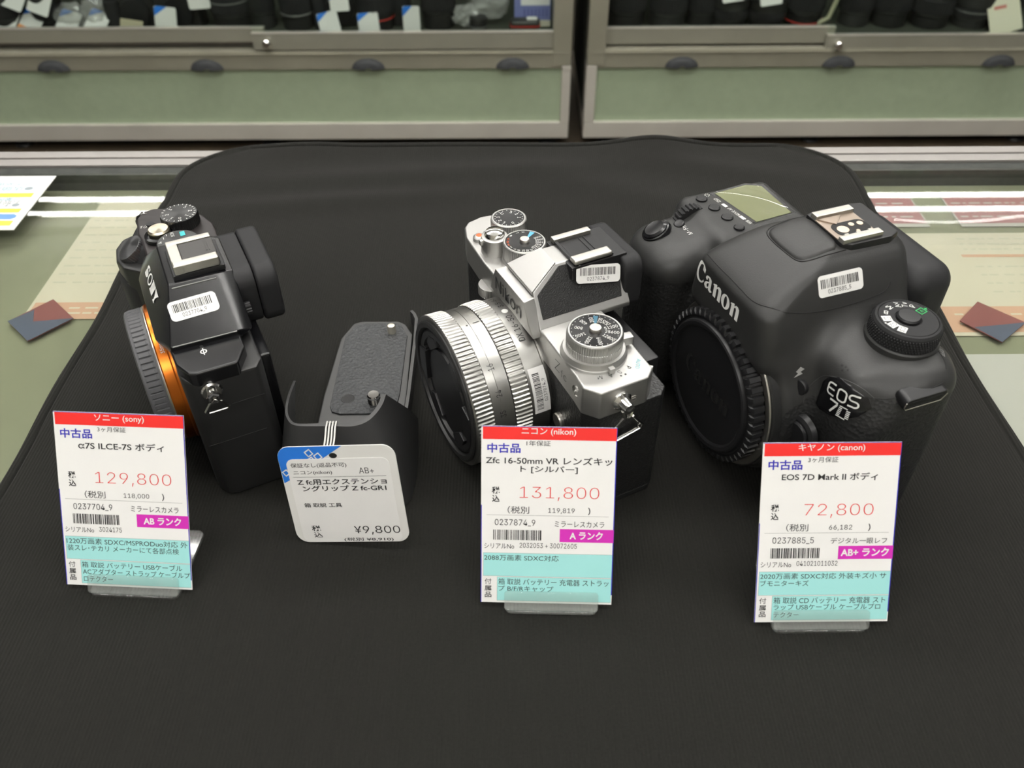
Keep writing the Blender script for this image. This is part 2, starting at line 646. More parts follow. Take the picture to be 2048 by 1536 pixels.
def cloth_sd(x, y):
    qx = abs(x - (CX0 + CX1) / 2) - ((CX1 - CX0) / 2 - CR)
    qy = abs(y - (CY0 + CY1) / 2) - ((CY1 - CY0) / 2 - CR)
    return math.hypot(max(qx, 0), max(qy, 0)) + min(max(qx, qy), 0) - CR


def bump2(x, y, cx, cy, sx, sy, a, rot=0.0):
    c, s = math.cos(rot), math.sin(rot)
    dx, dy = x - cx, y - cy
    u, w = (dx * c + dy * s) / sx, (-dx * s + dy * c) / sy
    return a * math.exp(-u * u - w * w)


def cloth_z(x, y):
    d = -cloth_sd(x, y)
    z = 0.0
    w = min(max((y - 415) / 80, 0), 1)
    z += w * (bump2(x, y, -130, 492, 110, 11, 2.6, 0.13) + bump2(x, y, -60, 530, 120, 12, 2.4, 0.08) + bump2(x, y, 60, 512, 70, 16, 1.5, -0.5)
              + bump2(x, y, 150, 535, 70, 13, 2.0, -0.25) + bump2(x, y, 130, 470, 60, 20, 1.4, -0.6))
    z += bump2(x, y, 105, 577, 32, 22, 7.0) + bump2(x, y, -60, 577, 120, 14, 2.4) + bump2(x, y, -150, 570, 30, 15, 2.0)
    z += 0.25 * math.sin(x * .021 + 1.3 * math.sin(y * .013)) * math.sin(y * .027)
    if d < 6:
        if d < 4.2:
            z += 0.9 * math.sqrt(max(0.0, 1 - ((d - 2.1) / 2.1) ** 2))
        else:
            z -= 0.5 * math.exp(-((d - 4.6) / 0.45) ** 2)
    return max(z, -0.45) + 0.15


def span(a, b, fine, edge, mid):
    lo = [a + fine * i for i in range(int(edge / fine))]
    hi = [b - fine * i for i in range(int(edge / fine))][::-1]
    n = int((hi[0] - lo[-1]) / mid)
    return lo + [lo[-1] + (hi[0] - lo[-1]) * i / n for i in range(1, n)] + hi


ts = span(0.0, 471.5, 0.45, 7.2, 5.5)
ys = span(CY0, CY1, 0.45, 7.2, 5.0)
v, f = [], []
for y in ys:
    dy = max(abs(y - (CY0 + CY1) / 2) - ((CY1 - CY0) / 2 - CR), 0)
    ins = CR - math.sqrt(max(CR * CR - dy * dy, 0.0))
    wl = 1.1 * math.sin(y * .055) + .8 * math.sin(y * .023 + 1)
    wr = 1.1 * math.sin(y * .047 + 2) + .8 * math.sin(y * .02)
    xl, xr = CX0 + ins, CX1 - ins
    for t in ts:
        # keep the fine strips at constant width next to both edges
        k = t / 471.5
        if t < 7.2:
            x = xl + t
        elif t > 471.5 - 7.2:
            x = xr - (471.5 - t)
        else:
            x = xl + 7.2 + (xr - xl - 14.4) * (t - 7.2) / (471.5 - 14.4)
        z = cloth_z(x, y)
        v.append((x + wl * (1 - k) ** 6 + wr * k ** 6, y, z))
nx = len(ts)
for j in range(len(ys) - 1):
    for i in range(nx - 1):
        a = j * nx + i
        f.append((a, a + 1, a + nx + 1, a + nx))
g = G()
g.add(v, f)
ob_c = ob('display_cloth', g, BLACK_CLOTH, smooth=60, wn=False)
sol = ob_c.modifiers.new('thickness', 'SOLIDIFY')
sol.thickness = 0.0006
sol.offset = -1
tag(ob_c, 'black ribbed cloth with rounded hemmed corners spread over the glass counter', 'cloth')

# ------------------------------------------------------------------ price cards and their clear stands
CW, CH = 51.2, 71.2
CMATS = [PAPER, RED, WHITE, BLUE, INK, PRICE_RED, MAGENTA, CYAN, GREY_PRINT]


def price_card(label, M, d, seed):
    g = G()
    g.box(0, CW, 0, CH, -0.4, 0)
    a, b = 0.05, 0.1

    def rect(x0, y0, x1, y1, mi, z=a):
        g.poly([(x0, y0), (x1, y0), (x1, y1), (x0, y1)], mi, z=z)

    rect(0.6, 66.1, 51.0, 70.9, 1)
    rect(50.85, 4, 51.2, 71.0, 3, .03)
    rect(0, 0, 0.3, 40, 3, .03)
    rect(0, 70.95, 51.2, 71.2, 3, .03)
    rect(30.4, 25.5, 51.1, 30.8, 6)
    rect(0.95, 11.0, 50.85, 20.65, 8)
    rect(1.05, 11.1, 50.85, 20.55, 7, a + .02)
    rect(6.35, 0.8, 50.85, 10.75, 8)
    rect(6.45, 0.9, 50.85, 10.65, 7, a + .02)
    rect(2.1, 36.0, 49.0, 36.12, 8)
    tx = lambda s, bx, mi=4, bold=0.0: g.text(s, bx, mi, z=b, bold=bold)
    tx(d['brand'], d['brand_box'], 2, .008)
    tx('中古品', (2.3, 60.8, 14.9, 64.6), 3, .022)
    tx(d['war'], d['war_box'])
    for s, bx in d['name']:
        tx(s, bx, 4, .014)
    tx('税', (4.1, 44.6, 7.1, 47.4), 4, .022)
    tx('込', (4.2, 41.3, 7.1, 44.1), 4, .022)
    tx(d['price'], d['price_box'], 5, -.02)
    tx('（税別', (10.2, 36.7, 18.5, 39.7))
    tx(d['ex'], d['ex_box'])
    tx(')', (41.0, 36.7, 41.9, 39.6))
    tx(d['id'], (5.3, 31.7, 20.9, 34.4))
    tx(d['type'], d['type_box'])
    g.barcode(4.8, 26.0, 23.3, 30.1, 4, z=b, seed=seed, n=30)
    tx(d['rank'], d['rank_box'], 2, .03)
    tx('シリアルNo', (1.3, 22.4, 12.9, 24.5))
    tx(d['serial'], d['serial_box'])
    tx('付', (1.5, 7.6, 4.2, 10.0))
    tx('属', (1.5, 4.8, 4.2, 7.0), 4, .01)
    tx('品', (1.6, 2.1, 4.2, 4.4), 4, .01)
    for s, bx in d['spec'] + d['acc']:
        tx(s, bx)
    o = ob('price_card', g, CMATS, smooth=0)
    place(o, M)
    return tag(o, label, 'price card', 'price cards in clear stands')


def card_stand(label, M, dx):
    """Clear folded stand: foot, leaning back plate and front lip; local y runs away from the viewer, z up."""
    t = thing('card_stand', label, 'card stand', M=M, group='clear card stands')
    s, c = math.sin(TILT), math.cos(TILT)
    w = 18.3
    ob('foot', G().prism(rr_pts(-w + dx, -3.6, w + dx, 30, 3), 0.15, 1.7, 0.4), ACRYLIC, t)
    for nm, y, h in (('front_lip', -2.6, 7.6), ('back_plate', 1.7, 27)):
        F = frame((0, y, 1.75), (1, 0, 0), (0, s, c))
        ob(nm, G().prism(rr_pts(-w + dx, 0, w + dx, h, 1.2), -0.75, 0.75, 0.25, M=F), ACRYLIC, t)
    return t


TILT = R(31.6)


def card_frame(x, y, yaw, z=2.6):
    a = R(yaw)
    u = Vector((math.cos(a), math.sin(a), 0))
    bk = Vector((-math.sin(a), math.cos(a), 0))
    up = bk * math.sin(TILT) + Vector((0, 0, 1)) * math.cos(TILT)
    o = Vector((x, y, z)) - u * CW / 2
    return frame(o, u, up), Matrix.Translation((x, y, 0)) @ Matrix.Rotation(a, 4, 'Z')


SONY_CARD = dict(brand='ソニー (sony)', brand_box=(16.2, 67.4, 35.7, 70.5), war='3ヶ月保証', war_box=(17.1, 63.7, 28.3, 65.7),
                 name=[('α7S ILCE-7S ボディ', (9.1, 56.5, 43.0, 59.6))], price='129,800', price_box=(14.9, 42.0, 45.1, 47.5), ex='118,000', ex_box=(25.8, 37.0, 36.0, 39.2),
                 id='0237704_9', type='ミラーレスカメラ', type_box=(28.4, 31.8, 47.4, 34.2), rank='AB ランク', rank_box=(33.1, 26.6, 48.2, 29.9),
                 serial='3024175', serial_box=(15.0, 22.9, 24.1, 24.9),
                 spec=[('1220万画素 SDXC/MSPRODuo対応 外', (1.4, 17.5, 50.2, 20.0)), ('装スレ･テカリ メーカーにて各部点検', (1.6, 14.6, 46.6, 17.1))],
                 acc=[('箱 取説 バッテリー USBケーブル', (6.9, 7.6, 47.6, 10.1)), ('ACアダプター ストラップ ケーブルプ', (7.1, 4.7, 50.6, 7.2)), ('ロテクター', (7.3, 1.7, 19.1, 4.1))])
NIKON_CARD = dict(brand='ニコン (nikon)', brand_box=(15.2, 67.6, 35.7, 70.7), war='1年保証', war_box=(17.1, 63.7, 26.2, 65.8),
                  name=[('Zfc 16-50mm VR レンズキッ', (1.7, 56.4, 49.7, 59.5)), ('ト [シルバー]', (14.9, 52.9, 36.7, 55.9))], price='131,800', price_box=(14.8, 42.1, 45.1, 47.6),
                  ex='119,819', ex_box=(25.8, 36.9, 35.9, 39.2), id='0237874_9', type='ミラーレスカメラ', type_box=(28.4, 31.6, 47.4, 34.0), rank='A ランク', rank_box=(34.2, 26.6, 47.0, 29.9),
                  serial='2032053 + 30072605', serial_box=(15.0, 22.9, 37.1, 24.9), spec=[('2088万画素 SDXC対応', (1.3, 17.5, 30.2, 19.9))],
                  acc=[('箱 取説 バッテリー 充電器 ストラッ', (6.9, 7.5, 49.8, 10.1)), ('プ B/F/Rキャップ', (6.9, 4.8, 28.4, 7.1))])
CANON_CARD = dict(brand='キヤノン (canon)', brand_box=(13.1, 67.5, 37.7, 70.7), war='3ヶ月保証', war_box=(16.9, 63.6, 28.1, 65.7),
                  name=[('EOS 7D Mark II ボディ', (7.5, 56.6, 43.2, 59.6))], price='72,800', price_box=(16.6, 42.0, 42.5, 47.5), ex='66,182', ex_box=(26.3, 36.9, 35.0, 39.2),
                  id='0237885_5', type='デジタル一眼レフ', type_box=(27.3, 31.7, 48.5, 34.1), rank='AB+ ランク', rank_box=(31.4, 26.6, 49.6, 30.0),
                  serial='041021011032', serial_box=(14.9, 22.9, 30.4, 24.9),
                  spec=[('2020万画素 SDXC対応 外装キズ小 サ', (1.4, 17.6, 49.3, 20.0)), ('ブモニターキズ', (1.5, 14.8, 20.0, 17.1))],
                  acc=[('箱 取説 CD バッテリー 充電器 スト', (7.0, 7.6, 49.7, 10.2)), ('ラップ USBケーブル ケーブルプロ', (7.1, 5.0, 48.0, 7.4)), ('テクター', (7.2, 1.9, 16.9, 4.1))])
for d, x, y, yaw, dx, seed, la, lb in (
        (SONY_CARD, -153.35, 193.25, -3.33, 2.5, 3, 'white price card reading 129,800 standing before the black camera with orange ring', 'clear card stand holding the 129,800 price card'),
        (NIKON_CARD, 12.78, 184.67, -1.82, 2.0, 5, 'white price card reading 131,800 standing before the silver camera', 'clear card stand holding the 131,800 price card'),
        (CANON_CARD, 118.12, 175.82, 0.19, -0.5, 8, 'white price card reading 72,800 standing before the big black camera', 'clear card stand holding the 72,800 price card')):
    MC, MS = card_frame(x, y, yaw)
    price_card(la, MC, d, seed)
    card_stand(lb, MS, dx)
card_stand('clear card stand whose corner reaches in at the lower left edge', Matrix.Translation((-196.5, 106, 0.6)) @ Matrix.Rotation(R(10), 4, 'Z'), 0)

# ------------------------------------------------------------------ camera with orange mount ring (left)
def sticker(name, parent, num, M, w, h, seed, x0=.08, x1=.88, fn=None, th=0.15, curve=None):
    """White barcode label; local origin at its lower left corner."""
    g = G()
    if fn:
        n, mrows = 16, 12
        v, f = [], []
        for j in range(mrows + 1):
            for i in range(n + 1):
                v.append(fn((w * i / n, h * j / mrows, .12)))
        for j in range(mrows):
            for i in range(n):
                a = j * (n + 1) + i
                f.append((a, a + 1, a + n + 2, a + n + 1))
        g.add(v, f, 0)
    else:
        g.prism(rr_pts(0, 0, w, h, h * .22), -0.02, th, M=M)
    z = th + .06
    g.barcode(w * x0, h * .42, w * x1, h * .84, 1, M, z, seed, 30, fn)
    g.text(num, (w * .24, h * .12, w * .74, h * .34), 1, M, z, fn=fn)
    return ob(name, g, [LABEL, INK], parent, 'white barcode label', smooth=0)


def ring_gear(n, depth, duty=0.5):
    """Radius offset for a grooved ring made of n grooves with 4 samples each."""
    return lambda i: -depth if (i % 4) >= 4 * duty else 0.0


S = thing('mirrorless_camera', 'black camera body with bright orange mount ring and grey cap at the left', 'camera', (-132.55, 295.33, 0.45), R(115.97))
plan = [(-52, -9), (-52, 13), (-50.5, 17), (-46, 19.8), (-40, 20.4), (34, 20.4), (38, 24), (44, 30), (52, 32), (62, 31), (69, 27), (72, 20), (72, -8), (67, -12), (-47, -12)]
ob('body', G().prism(plan, 0, 67, 1.6), SATIN_BLACK, S)
gr = [(36, 12), (37.5, 22), (44, 31), (52, 33.5), (62, 32.5), (69.5, 28), (73, 20), (73, 6), (60, 4)]
gr2 = [(40, 8), (41.5, 15), (46, 19), (52, 21), (61, 20.5), (67.5, 18), (71, 13), (71, 4), (60, 4)]
gg = G()
gg.prism(gr, 2, 58, 3.0, 3)
gg.prism([(p[0], p[1], 57.5) for p in gr], 0, 0, 1.8, 2, top=[(p[0], p[1], 73.5) for p in gr2])
ob('hand_grip', gg, RUBBER, S)
tp = G()
tp.prism([(-52, -2.5), (-52, 13.5), (-50.4, 16.6), (-43, 19.9), (-30, 20.6), (-22, 20.6), (-22, -7.5), (-43, -7.2)], 64.5, 72, 1.0, 3)
ob('top_plate', tp, GLOSS_BLACK, S)
tr = G().prism([(20, -14), (20, 18.3), (50, 18.6), (55, 19.4), (70, 18), (75.5, 14), (76.5, 9), (71, -3), (60, -11.5), (50, -14.5)], 66, 75.2, 1.2, 3)
ob('top_plate', tr, mat('warm_black_plate', (0.022, 0.018, 0.018), 0.36), S)
hp = [(19, 12.8, 88), (-11.8, 13.1, 88), (-12.3, -5.8, 88), (19.5, -5.8, 88), (-21.5, 24.6, 71), (22, 24.4, 72.5), (-21, 24, 68), (22, 24, 68), (-34.2, 19.8, 74), (-35.2, -6.6, 74), (-34.2, 19.8, 70), (-35.2, -6.6, 70),
      (35, 19.6, 75), (36, -6.6, 75), (35, 19.6, 70), (36, -6.6, 70), (-10, -13, 86.5), (17, -13, 86.5), (-31, -13, 70), (32, -13, 70)]
ob('viewfinder_hump', G().hull(hp, 0.55, 3), GLOSS_BLACK, S)
# hot shoe
sb = G()
sb.prism([(-10.6, -10.6), (10.6, -10.6), (10.6, 10.4), (-10.6, 10.4)], 87.6, 90.2, 0.5)
sb.box(-9.2, 8.8, -9.2, 8.6, 90, 93.4, 0.3)
sb.box(6.0, 7.2, -7.5, -2, 93.5, 93.9, .1)
ob('shoe_base', sb, PLASTIC, S)
sh = G()
sh.box(-10.7, -6.2, -8.9, 9.3, 90.2, 94.6, 0.7, 3)
sh.box(6.4, 9.9, -8.9, 9.3, 90.2, 94.6, 0.5)
sh.box(-10.7, 9.9, 4.9, 9.3, 90.2, 94.5, 0.5)
ob('hot_shoe', sh, SHOE, S)
sc_ = G()
sc_.box(-6.0, 6.2, -9, 4.7, 93.2, 94.1, .2)
sc_.box(-3.4, 3.4, -6.9, -6.4, 94.05, 94.3, .05)
sc_.box(-3.4, 3.4, -5.9, -5.4, 94.05, 94.3, .05)
ob('shoe_cover', sc_, mat('charcoal_plastic', (0.05, 0.047, 0.045), 0.45), S)
ledge = G()
ledge.tube([(-13.6, 12.2, 86.9), (-14.0, -5.6, 86.9)], 0.35)
ledge.tube([(-34.4, 19.0, 74.0), (-35.4, -6.4, 74.0)], 0.3)
ob('edge_highlight', ledge, mat('highlight_grey', (0.16, 0.16, 0.155), 0.35, 0.5), S)  # pale lines painted as highlights along the hump edges
# eyecup
XZ = frame((0, 0, 0), (1, 0, 0), (0, 0, 1))   # extrudes towards -Y
e = G()
e.prism(rr_pts(-16, 59, 24.5, 86, 7), 9, 20.2, 0.8, M=XZ)
ob('eyepiece_housing', e, RUBBER, S)
e = G()
e.prism(rr_pts(-17.5, 58.5, 26, 86.5, 8), 20.4, 29.5, 1.6, 3, M=XZ)
e.prism(rr_pts(-9, 65, 17, 81, 5), 29.4, 29.8, 0.1, M=XZ)
ob('eyecup', e, RUBBER, S)
# dials and buttons
kn = lambda n: (lambda i: -0.3 if i % 2 else 0.0)
d = thing('exposure_dial', '', '', (0, 0, 0)) if False else None
DM = T(56, -1, 0)
dl = G().lathe([(0, 75), (8.4, 75, 1), (8.7, 76, 1), (8.7, 79.6, 1), (8.3, 80.8), (0, 81)], 96, 0, DM, kn(96))
o = ob('exposure_dial', dl, SPUN_BLACK, S)
tx = G()
for s, a in (('0', 177), ('1', -145), ('2', -98), ('3', -44), ('3', 35), ('2', 88), ('1', 135)):
    A = R(a)
    p = (5.3 * math.cos(A), 5.3 * math.sin(A))
    tx.text(s, M=DM @ T(p[0], p[1], 0) @ Matrix.Rotation(A - R(90), 4, 'Z'), h=1.7, z=81.15)
for s, a in (('+', 88), ('+', 135), ('+', 35)):
    A = R(a)
    tx.text(s, M=DM @ T(7.2 * math.cos(A), 7.2 * math.sin(A), 0) @ Matrix.Rotation(A - R(90), 4, 'Z'), h=1.1, z=81.1)
for a in range(-160, 180, 15):
    A = R(a)
    if a not in (80, 95, 140, 35):
        tx.box(-.14, .14, 7.0, 7.9, 80.98, 81.1, M=DM @ Matrix.Rotation(A - R(90), 4, 'Z'))
tx.lathe([(0, 81.1), (.45, 81.1), (.45, 81.0)], 12, M=DM @ T(-7.3, 0.3, 0))
ob('dial_markings', tx, WHITE, o)
b_ = G().lathe([(0, 75), (7.2, 75), (7.0, 77.2), (5.6, 77.6), (5.6, 77), (0, 77)], 48, M=T(47.6, 9.8, 0))
ob('power_ring', b_, GLOSS_BLACK, S)
ob('shutter_button', G().lathe([(0, 77), (4.9, 77), (4.9, 79.2), (4.3, 80), (0, 80.2)], 48, M=T(48.2, 9.8, 0)), BRASS, S)
ob('custom_button', G().lathe([(0, 75), (2.0, 75), (1.9, 75.9), (0, 76)], 24, M=T(61.5, 12.6, 0)), PLASTIC, S)
md = G().lathe([(0, 75), (9.2, 75), (9.2, 79.4), (8.8, 80), (0, 80.1)], 72, M=T(33.5, 3.6, 0))
o = ob('mode_dial', md, SPUN_BLACK, S)
tm = G()
tm.text('SCN', M=T(39.4, 4.9, 0) @ Matrix.Rotation(R(0), 4, 'Z'), h=1.5, z=80.25)
for q in ((38.0, 9.0), (40.2, 7.4)):
    tm.box(q[0] - .9, q[0] + .9, q[1] - .12, q[1] + .12, 80.15, 80.25)
tm.text('P', M=T(34.8, 11.0, 0) @ Matrix.Rotation(R(80), 4, 'Z'), h=1.7, z=80.25)
ob('dial_markings', tm, WHITE, o)
ob('auto_mark', G().box(36.0, 39.8, -.5, 1.7, 80.1, 80.25, M=T(0.4, 0, 0)), TEAL, o)
pm = G()
pm.text('C1', M=T(60.6, 15.8, 0) @ Matrix.Rotation(R(70), 4, 'Z'), h=1.9, z=75.35)
pm.text('♯', M=T(45.5, 1.5, 0), h=1.7, z=75.35)
pm.lathe([(0, 75.35), (.5, 75.35), (.5, 75.2)], 12, M=T(46.8, -1.6, 0))
pm.lathe([(0, 75.35), (.4, 75.35), (.4, 75.2)], 12, M=T(44.5, 4.5, 0))
ob('plate_markings', pm, WHITE, S)
FW = frame((52.0, 24.6, 71.6), (1, 0, 0), (0, 0.82, -0.57))
fw = G().lathe([(0, -4), (7.0, -4, 1), (7.0, -.6, 1), (6.6, 0), (0, 1.4)], 72, M=FW, mod=lambda i: -.35 if i % 2 else 0)
ob('front_wheel', fw, SPUN_GREY, S)
# lug rings
for sx, ax in ((-1, 0), (1, 0)):
    pass
lg = G()
LM = Matrix(((-1, 0, 0, 0), (0, 1, 0, 0), (0, 0, 1, 0), (0, 0, 0, 1)))
def lug(x, y, z, s):
    g = G()
    A = frame((x, y, z), (0, 1, 0), (0, 0, 1)) if s > 0 else frame((x, y, z), (0, -1, 0), (0, 0, 1))
    g.lathe([(0, 0), (4.2, 0), (4.2, .7), (3.6, 1.3), (1.8, 1.5), (1.5, 3.0), (0, 3.1)], 32, M=A)
    g.tube([A @ Vector(p) for p in ((-1.6, -2.6, 3.2), (-1.2, .6, 4.6), (0, 1.8, 4.8), (1.2, .6, 4.6), (1.6, -2.6, 3.2))], 1.0)
    g.tube([A @ Vector(p) for p in ((0, -1.0, 4.2), (-2.2, -3.4, 3.6), (-4.6, -7.8, 2.6), (-3.6, -9.2, 2.2), (3.8, -9.2, 2.2), (4.6, -7.8, 2.6), (2.2, -3.4, 3.6))], 0.55, closed=True)
    return g
ob('strap_lug', lug(-52, 10.2, 61.8, -1), CHROME, S)
ob('strap_lug', lug(72.6, 14.5, 71.5, 1), CHROME, S)
# mount, ring, cap
MZ = 36.2
YA = T(0, 0, MZ) @ AY
ob('mount_ring', G().lathe([(0, 18), (32, 18), (32, 21.6), (31.4, 22.2), (31.4, 26.0), (31.0, 26.5), (0, 26.5)], 96, M=YA), ORANGE, S)
ob('mount_flange', G().lathe([(30.9, 26.4), (31.0, 26.9), (30.6, 27.4), (29, 27.5), (29, 26.4)], 96, M=YA), STEEL, S)
cp = G().lathe([(0, 27.3), (30.6, 27.3), (30.8, 28.2), (30.8, 28.9, 1), (30.7, 29, 1), (30.6, 33.2, 1), (30.4, 33.5), (30.2, 34.4), (29.2, 35), (26, 35), (25, 34.4), (0, 34.4)], 74 * 6, M=YA, mod=lambda i: -0.55 if i % 6 == 0 else 0)
ob('body_cap', cp, CAP_GREY, S)
tx = G()
cyl = lambda r, a0, sgn=1: (lambda p: (r * math.cos(R(a0) - sgn * p[0] / r), p[1], MZ + r * math.sin(R(a0) - sgn * p[0] / r)))
tx.text('35mm F', (0, 22.9, 6.6, 24.5), z=0, fn=cyl(31.55, 127.5))
ob('ring_lettering', tx, WHITE, S)
# slab lettering on the hump front
def slab_S(g, M, z, w, h):
    pass
FF = frame((19, 12.8, 88.0), (-30.8, 0.3, 0), (-15.4 + 15.4, -11.5, 15.6))
def front_fn(p):
    return FF @ Vector((p[0], p[1], .12 + p[2]))
SL = {
    'S': [[(7.6, 7.2), (7.6, 9.6), (6.6, 9.6), (5.2, 10), (3.6, 10), (1.2, 9.2), (.5, 7.4), (1.2, 5.9), (3, 5), (5.6, 4.1), (6.2, 3.0), (5.6, 1.6), (4, 1.1), (2.4, 1.6), (1.5, 3.0), (.5, 3.0), (.5, .3), (1.5, .3), (2.6, 0), (4.4, 0), (7, .8), (8.1, 2.8), (7.4, 4.7), (5.4, 5.8), (3.2, 6.5), (2.4, 7.5), (3, 8.6), (4.4, 8.9), (5.8, 8.4), (6.6, 7.2)]],
    'N': [[(0, 0), (3.0, 0), (3.0, 1), (2.0, 1.2), (2.0, 7.4), (7.8, 0), (8.8, 0), (8.8, 8.8), (9.8, 9), (9.8, 10), (6.6, 10), (6.6, 9), (7.6, 8.8), (7.6, 2.9), (2.2, 10), (0, 10), (0, 9), (1, 8.8), (1, 1.2), (0, 1)]],
    'Y': [[(2.8, 0), (7, 0), (7, 1), (6, 1.2), (6, 4.2), (9, 8.8), (10, 9), (10, 10), (6.4, 10), (6.4, 9), (7.2, 8.8), (5.3, 5.7), (3.3, 8.8), (4, 9), (4, 10), (0, 10), (0, 9), (1, 8.8), (3.8, 4.2), (3.8, 1.2), (2.8, 1)]],
}
def logo_poly(g, pts, M, x, y, kx, ky, z=.12, mi=0):
    bm = bmesh.new()
    vs_ = [bm.verts.new((x + p[0] * kx, y + p[1] * ky, z)) for p in pts]
    bm.faces.new(vs_)
    bmesh.ops.triangulate(bm, faces=bm.faces)
    bm.verts.index_update()
    g.add([q.co.copy() for q in bm.verts], [[q.index for q in f_.verts] for f_ in bm.faces], mi, M)
    bm.free()
lt = G()
FFo = FF
x = 0.4
yb = -13.3
for ch in 'SONY':
    k, kx = .47, .66
    if ch == 'O':
        n = 28
        vv, ff = [], []
        for i in range(n):
            a = 2 * math.pi * i / n
            vv += [(x + kx * (5.2 + 5.0 * math.cos(a)), yb + k * 1.0 * (5 + 5.1 * math.sin(a)), .12), (x + kx * (5.2 + 3.2 * math.cos(a)), yb + k * (5 + 4.0 * math.sin(a)), .12)]
        for i in range(n):
            j = (i + 1) % n
            ff.append((2 * i, 2 * j, 2 * j + 1, 2 * i + 1))
        lt.add(vv, ff, 0, FF)
        x += kx * 11.0
    else:
        logo_poly(lt, SL[ch][0], FF, x, yb, kx, k)
        x += kx * {'S': 9.0, 'N': 10.4, 'Y': 10}[ch]
ob('front_lettering', lt, WHITE, S)
LF = frame((-18.4, 15.7, 84.0), (-0.8, -19.2, -.2), (8, 0, 5))
# label on the glossy side of the hump
u = Vector((-19.2 + 18.4, -3.5 - 15.7, -0.1))
LF = frame((-25.9, 16.0, 79.35), (0, -1, 0), (22.3, 0, 14))
sticker('barcode_label', S, '0237704_9', LF @ T(0, 0, .1) @ Matrix.Rotation(R(1.0), 4, 'Z'), 19.2, 8.7, 21)
pl = G()
pl.lathe([(.9, 72.12), (1.35, 72.12)], 24, M=T(-39.8, 8.4, 0) @ Matrix.Diagonal((1, 1, 1, 1)))
pl.box(-42, -37.6, 8.25, 8.6, 72.05, 72.12)
ob('plane_mark', pl, WHITE, S)
ob('microphone_holes', G().lathe([(0, 72.05), (.7, 72.05), (.7, 71.9)], 14, M=T(-35.9, 8.6, 0)).lathe([(0, 72.05), (.8, 72.05), (.8, 71.9)], 14, M=T(-37.2, 8.5, 0)), DEEP, S)
ob('body_seam', G().tube([(-52.1, 4.4, 52), (-52.1, -8.9, 52.2)], .16).tube([(-52.1, 18, 33.3), (-52.1, -6, 33.3)], .16), DEEP, S)
ob('rear_screen', G().box(-40, 38, -16.5, -11.5, 8, 62, 1.2), GLOSS_BLACK, S)
ob('dioptre_knob', G().lathe([(0, 0), (3, 0, 1), (3, 3.5, 1), (0, 3.6)], 32, M=frame((-18, -12, 71), (1, 0, 0), (0, 0, 1)), mod=lambda i: -.3 if i % 2 else 0), PLASTIC, S)

# ------------------------------------------------------------------ silver camera with zoom lens (middle)
N = thing('mirrorless_camera', 'silver and black retro camera with silver zoom lens in the middle', 'camera', (29.6, 299.5, 0.45), R(116.3))
npl = [(-63.2, 5.2), (-63.2, 26.6), (-57, 31.2), (-50, 30.4), (-27, 29.5), (36, 29.5), (58, 28), (66.5, 25), (70, 21.6), (71.8, 14), (70.5, 6), (66, 1.5), (45, -1), (-43, 0), (-59.5, 0.9)]
body = [(p[0] * .992, p[1] - .5 if p[1] > 10 else p[1] - 8) for p in npl]
ob('body', G().prism(body, 3.2, 58, 1.0), LEATHER, N)
ob('base_plate', G().prism(body, 0, 3.2, 0.6), SATIN_BLACK, N)
ob('top_cover', G().prism(npl, 57, 71, 0.9, 3), SILVER, N)
ob('rear_screen', G().box(-45, 35, -13.5, -7, 6, 60, 1.2), PLASTIC, N)
hl = [(-19.3, 29.6, 71), (-19.3, -14, 71), (-10.5, 28.4, 84), (-5.4, 16.2, 91.2), (-5.8, -14, 90.6), (20.3, 29.6, 71), (20.3, -14, 71), (12.6, 28.4, 84), (7, 16.2, 91.2), (7.4, -14, 90.6), (-19.3, 29.6, 69), (20.3, 29.6, 69), (-19.3, -14, 69), (20.3, -14, 69)]
ob('viewfinder_hump', G().hull(hl, 0.5, 2), SILVER, N)
# leather patch on each roof slope
lp = G()
for s in (-1, 1):
    fx = lambda x: x if s < 0 else 1.0 - x
    P = [(-17.2, 27.1, 74.1), (-17.3, -10.6, 73.9), (-13.7, -11.6, 79.2), (-9.6, -13, 85.3), (-6.6, -12, 89.6), (-6.3, 14.5, 90.3), (-10.4, 24.6, 84.0), (-11.4, 26.9, 82.6)]
    n_ = Vector((-20, 0, 13.6)).normalized()
    lo = [(Vector(p) - n_ * .5) for p in P]
    hi = [(Vector(p) + n_ * .45) for p in P]
    bm = bmesh.new()
    a = [bm.verts.new((fx(p.x), p.y, p.z)) for p in lo]
    b = [bm.verts.new((fx(p.x), p.y, p.z)) for p in hi]
    bm.faces.new(a)
    bm.faces.new(b)
    for i in range(len(P)):
        j = (i + 1) % len(P)
        bm.faces.new((a[i], a[j], b[j], b[i]))
    lp.bm(bm, .25, 2)
ob('hump_leather', lp, mat('hump_leatherette', (0.014, 0.014, 0.014), 0.4, bump=('voronoi', 2100, 0.22, 0.8)), N)
# silver plate on top of the hump and the ledge block with the maker's lettering
ob('hump_plate', G().prism([(12.2, 29.0, 83.0), (7.0, 15.2, 90.6), (-5.2, 15.2, 90.6), (-10.4, 29.0, 83.0)][::-1], 0, 0, .35, 2,
                           top=[(12.6, 29.2, 84.6), (7.2, 15.6, 92.0), (-5.4, 15.6, 92.0), (-10.8, 29.2, 84.6)][::-1]), SILVER, N)
ob('name_block', G().hull([(14.2, 33.7, 82.2), (-12.6, 33.7, 82.2), (13.6, 28.6, 82.6), (-12.0, 28.6, 82.6), (21, 33.0, 68), (-20, 33.0, 68), (21, 28, 68), (-20, 28, 68), (18.5, 33.8, 73), (-17, 33.8, 73)], .4, 2), SILVER, N)
NF = frame((14.0, 33.95, 0), (-1, 0, 0), (0, 0, 1))
ob('front_lettering', G().text('Nikon', (.4, 72.6, 24.6, 79.2), M=NF @ T(0, 0, 0), z=.06, bold=-.012), INK, N)
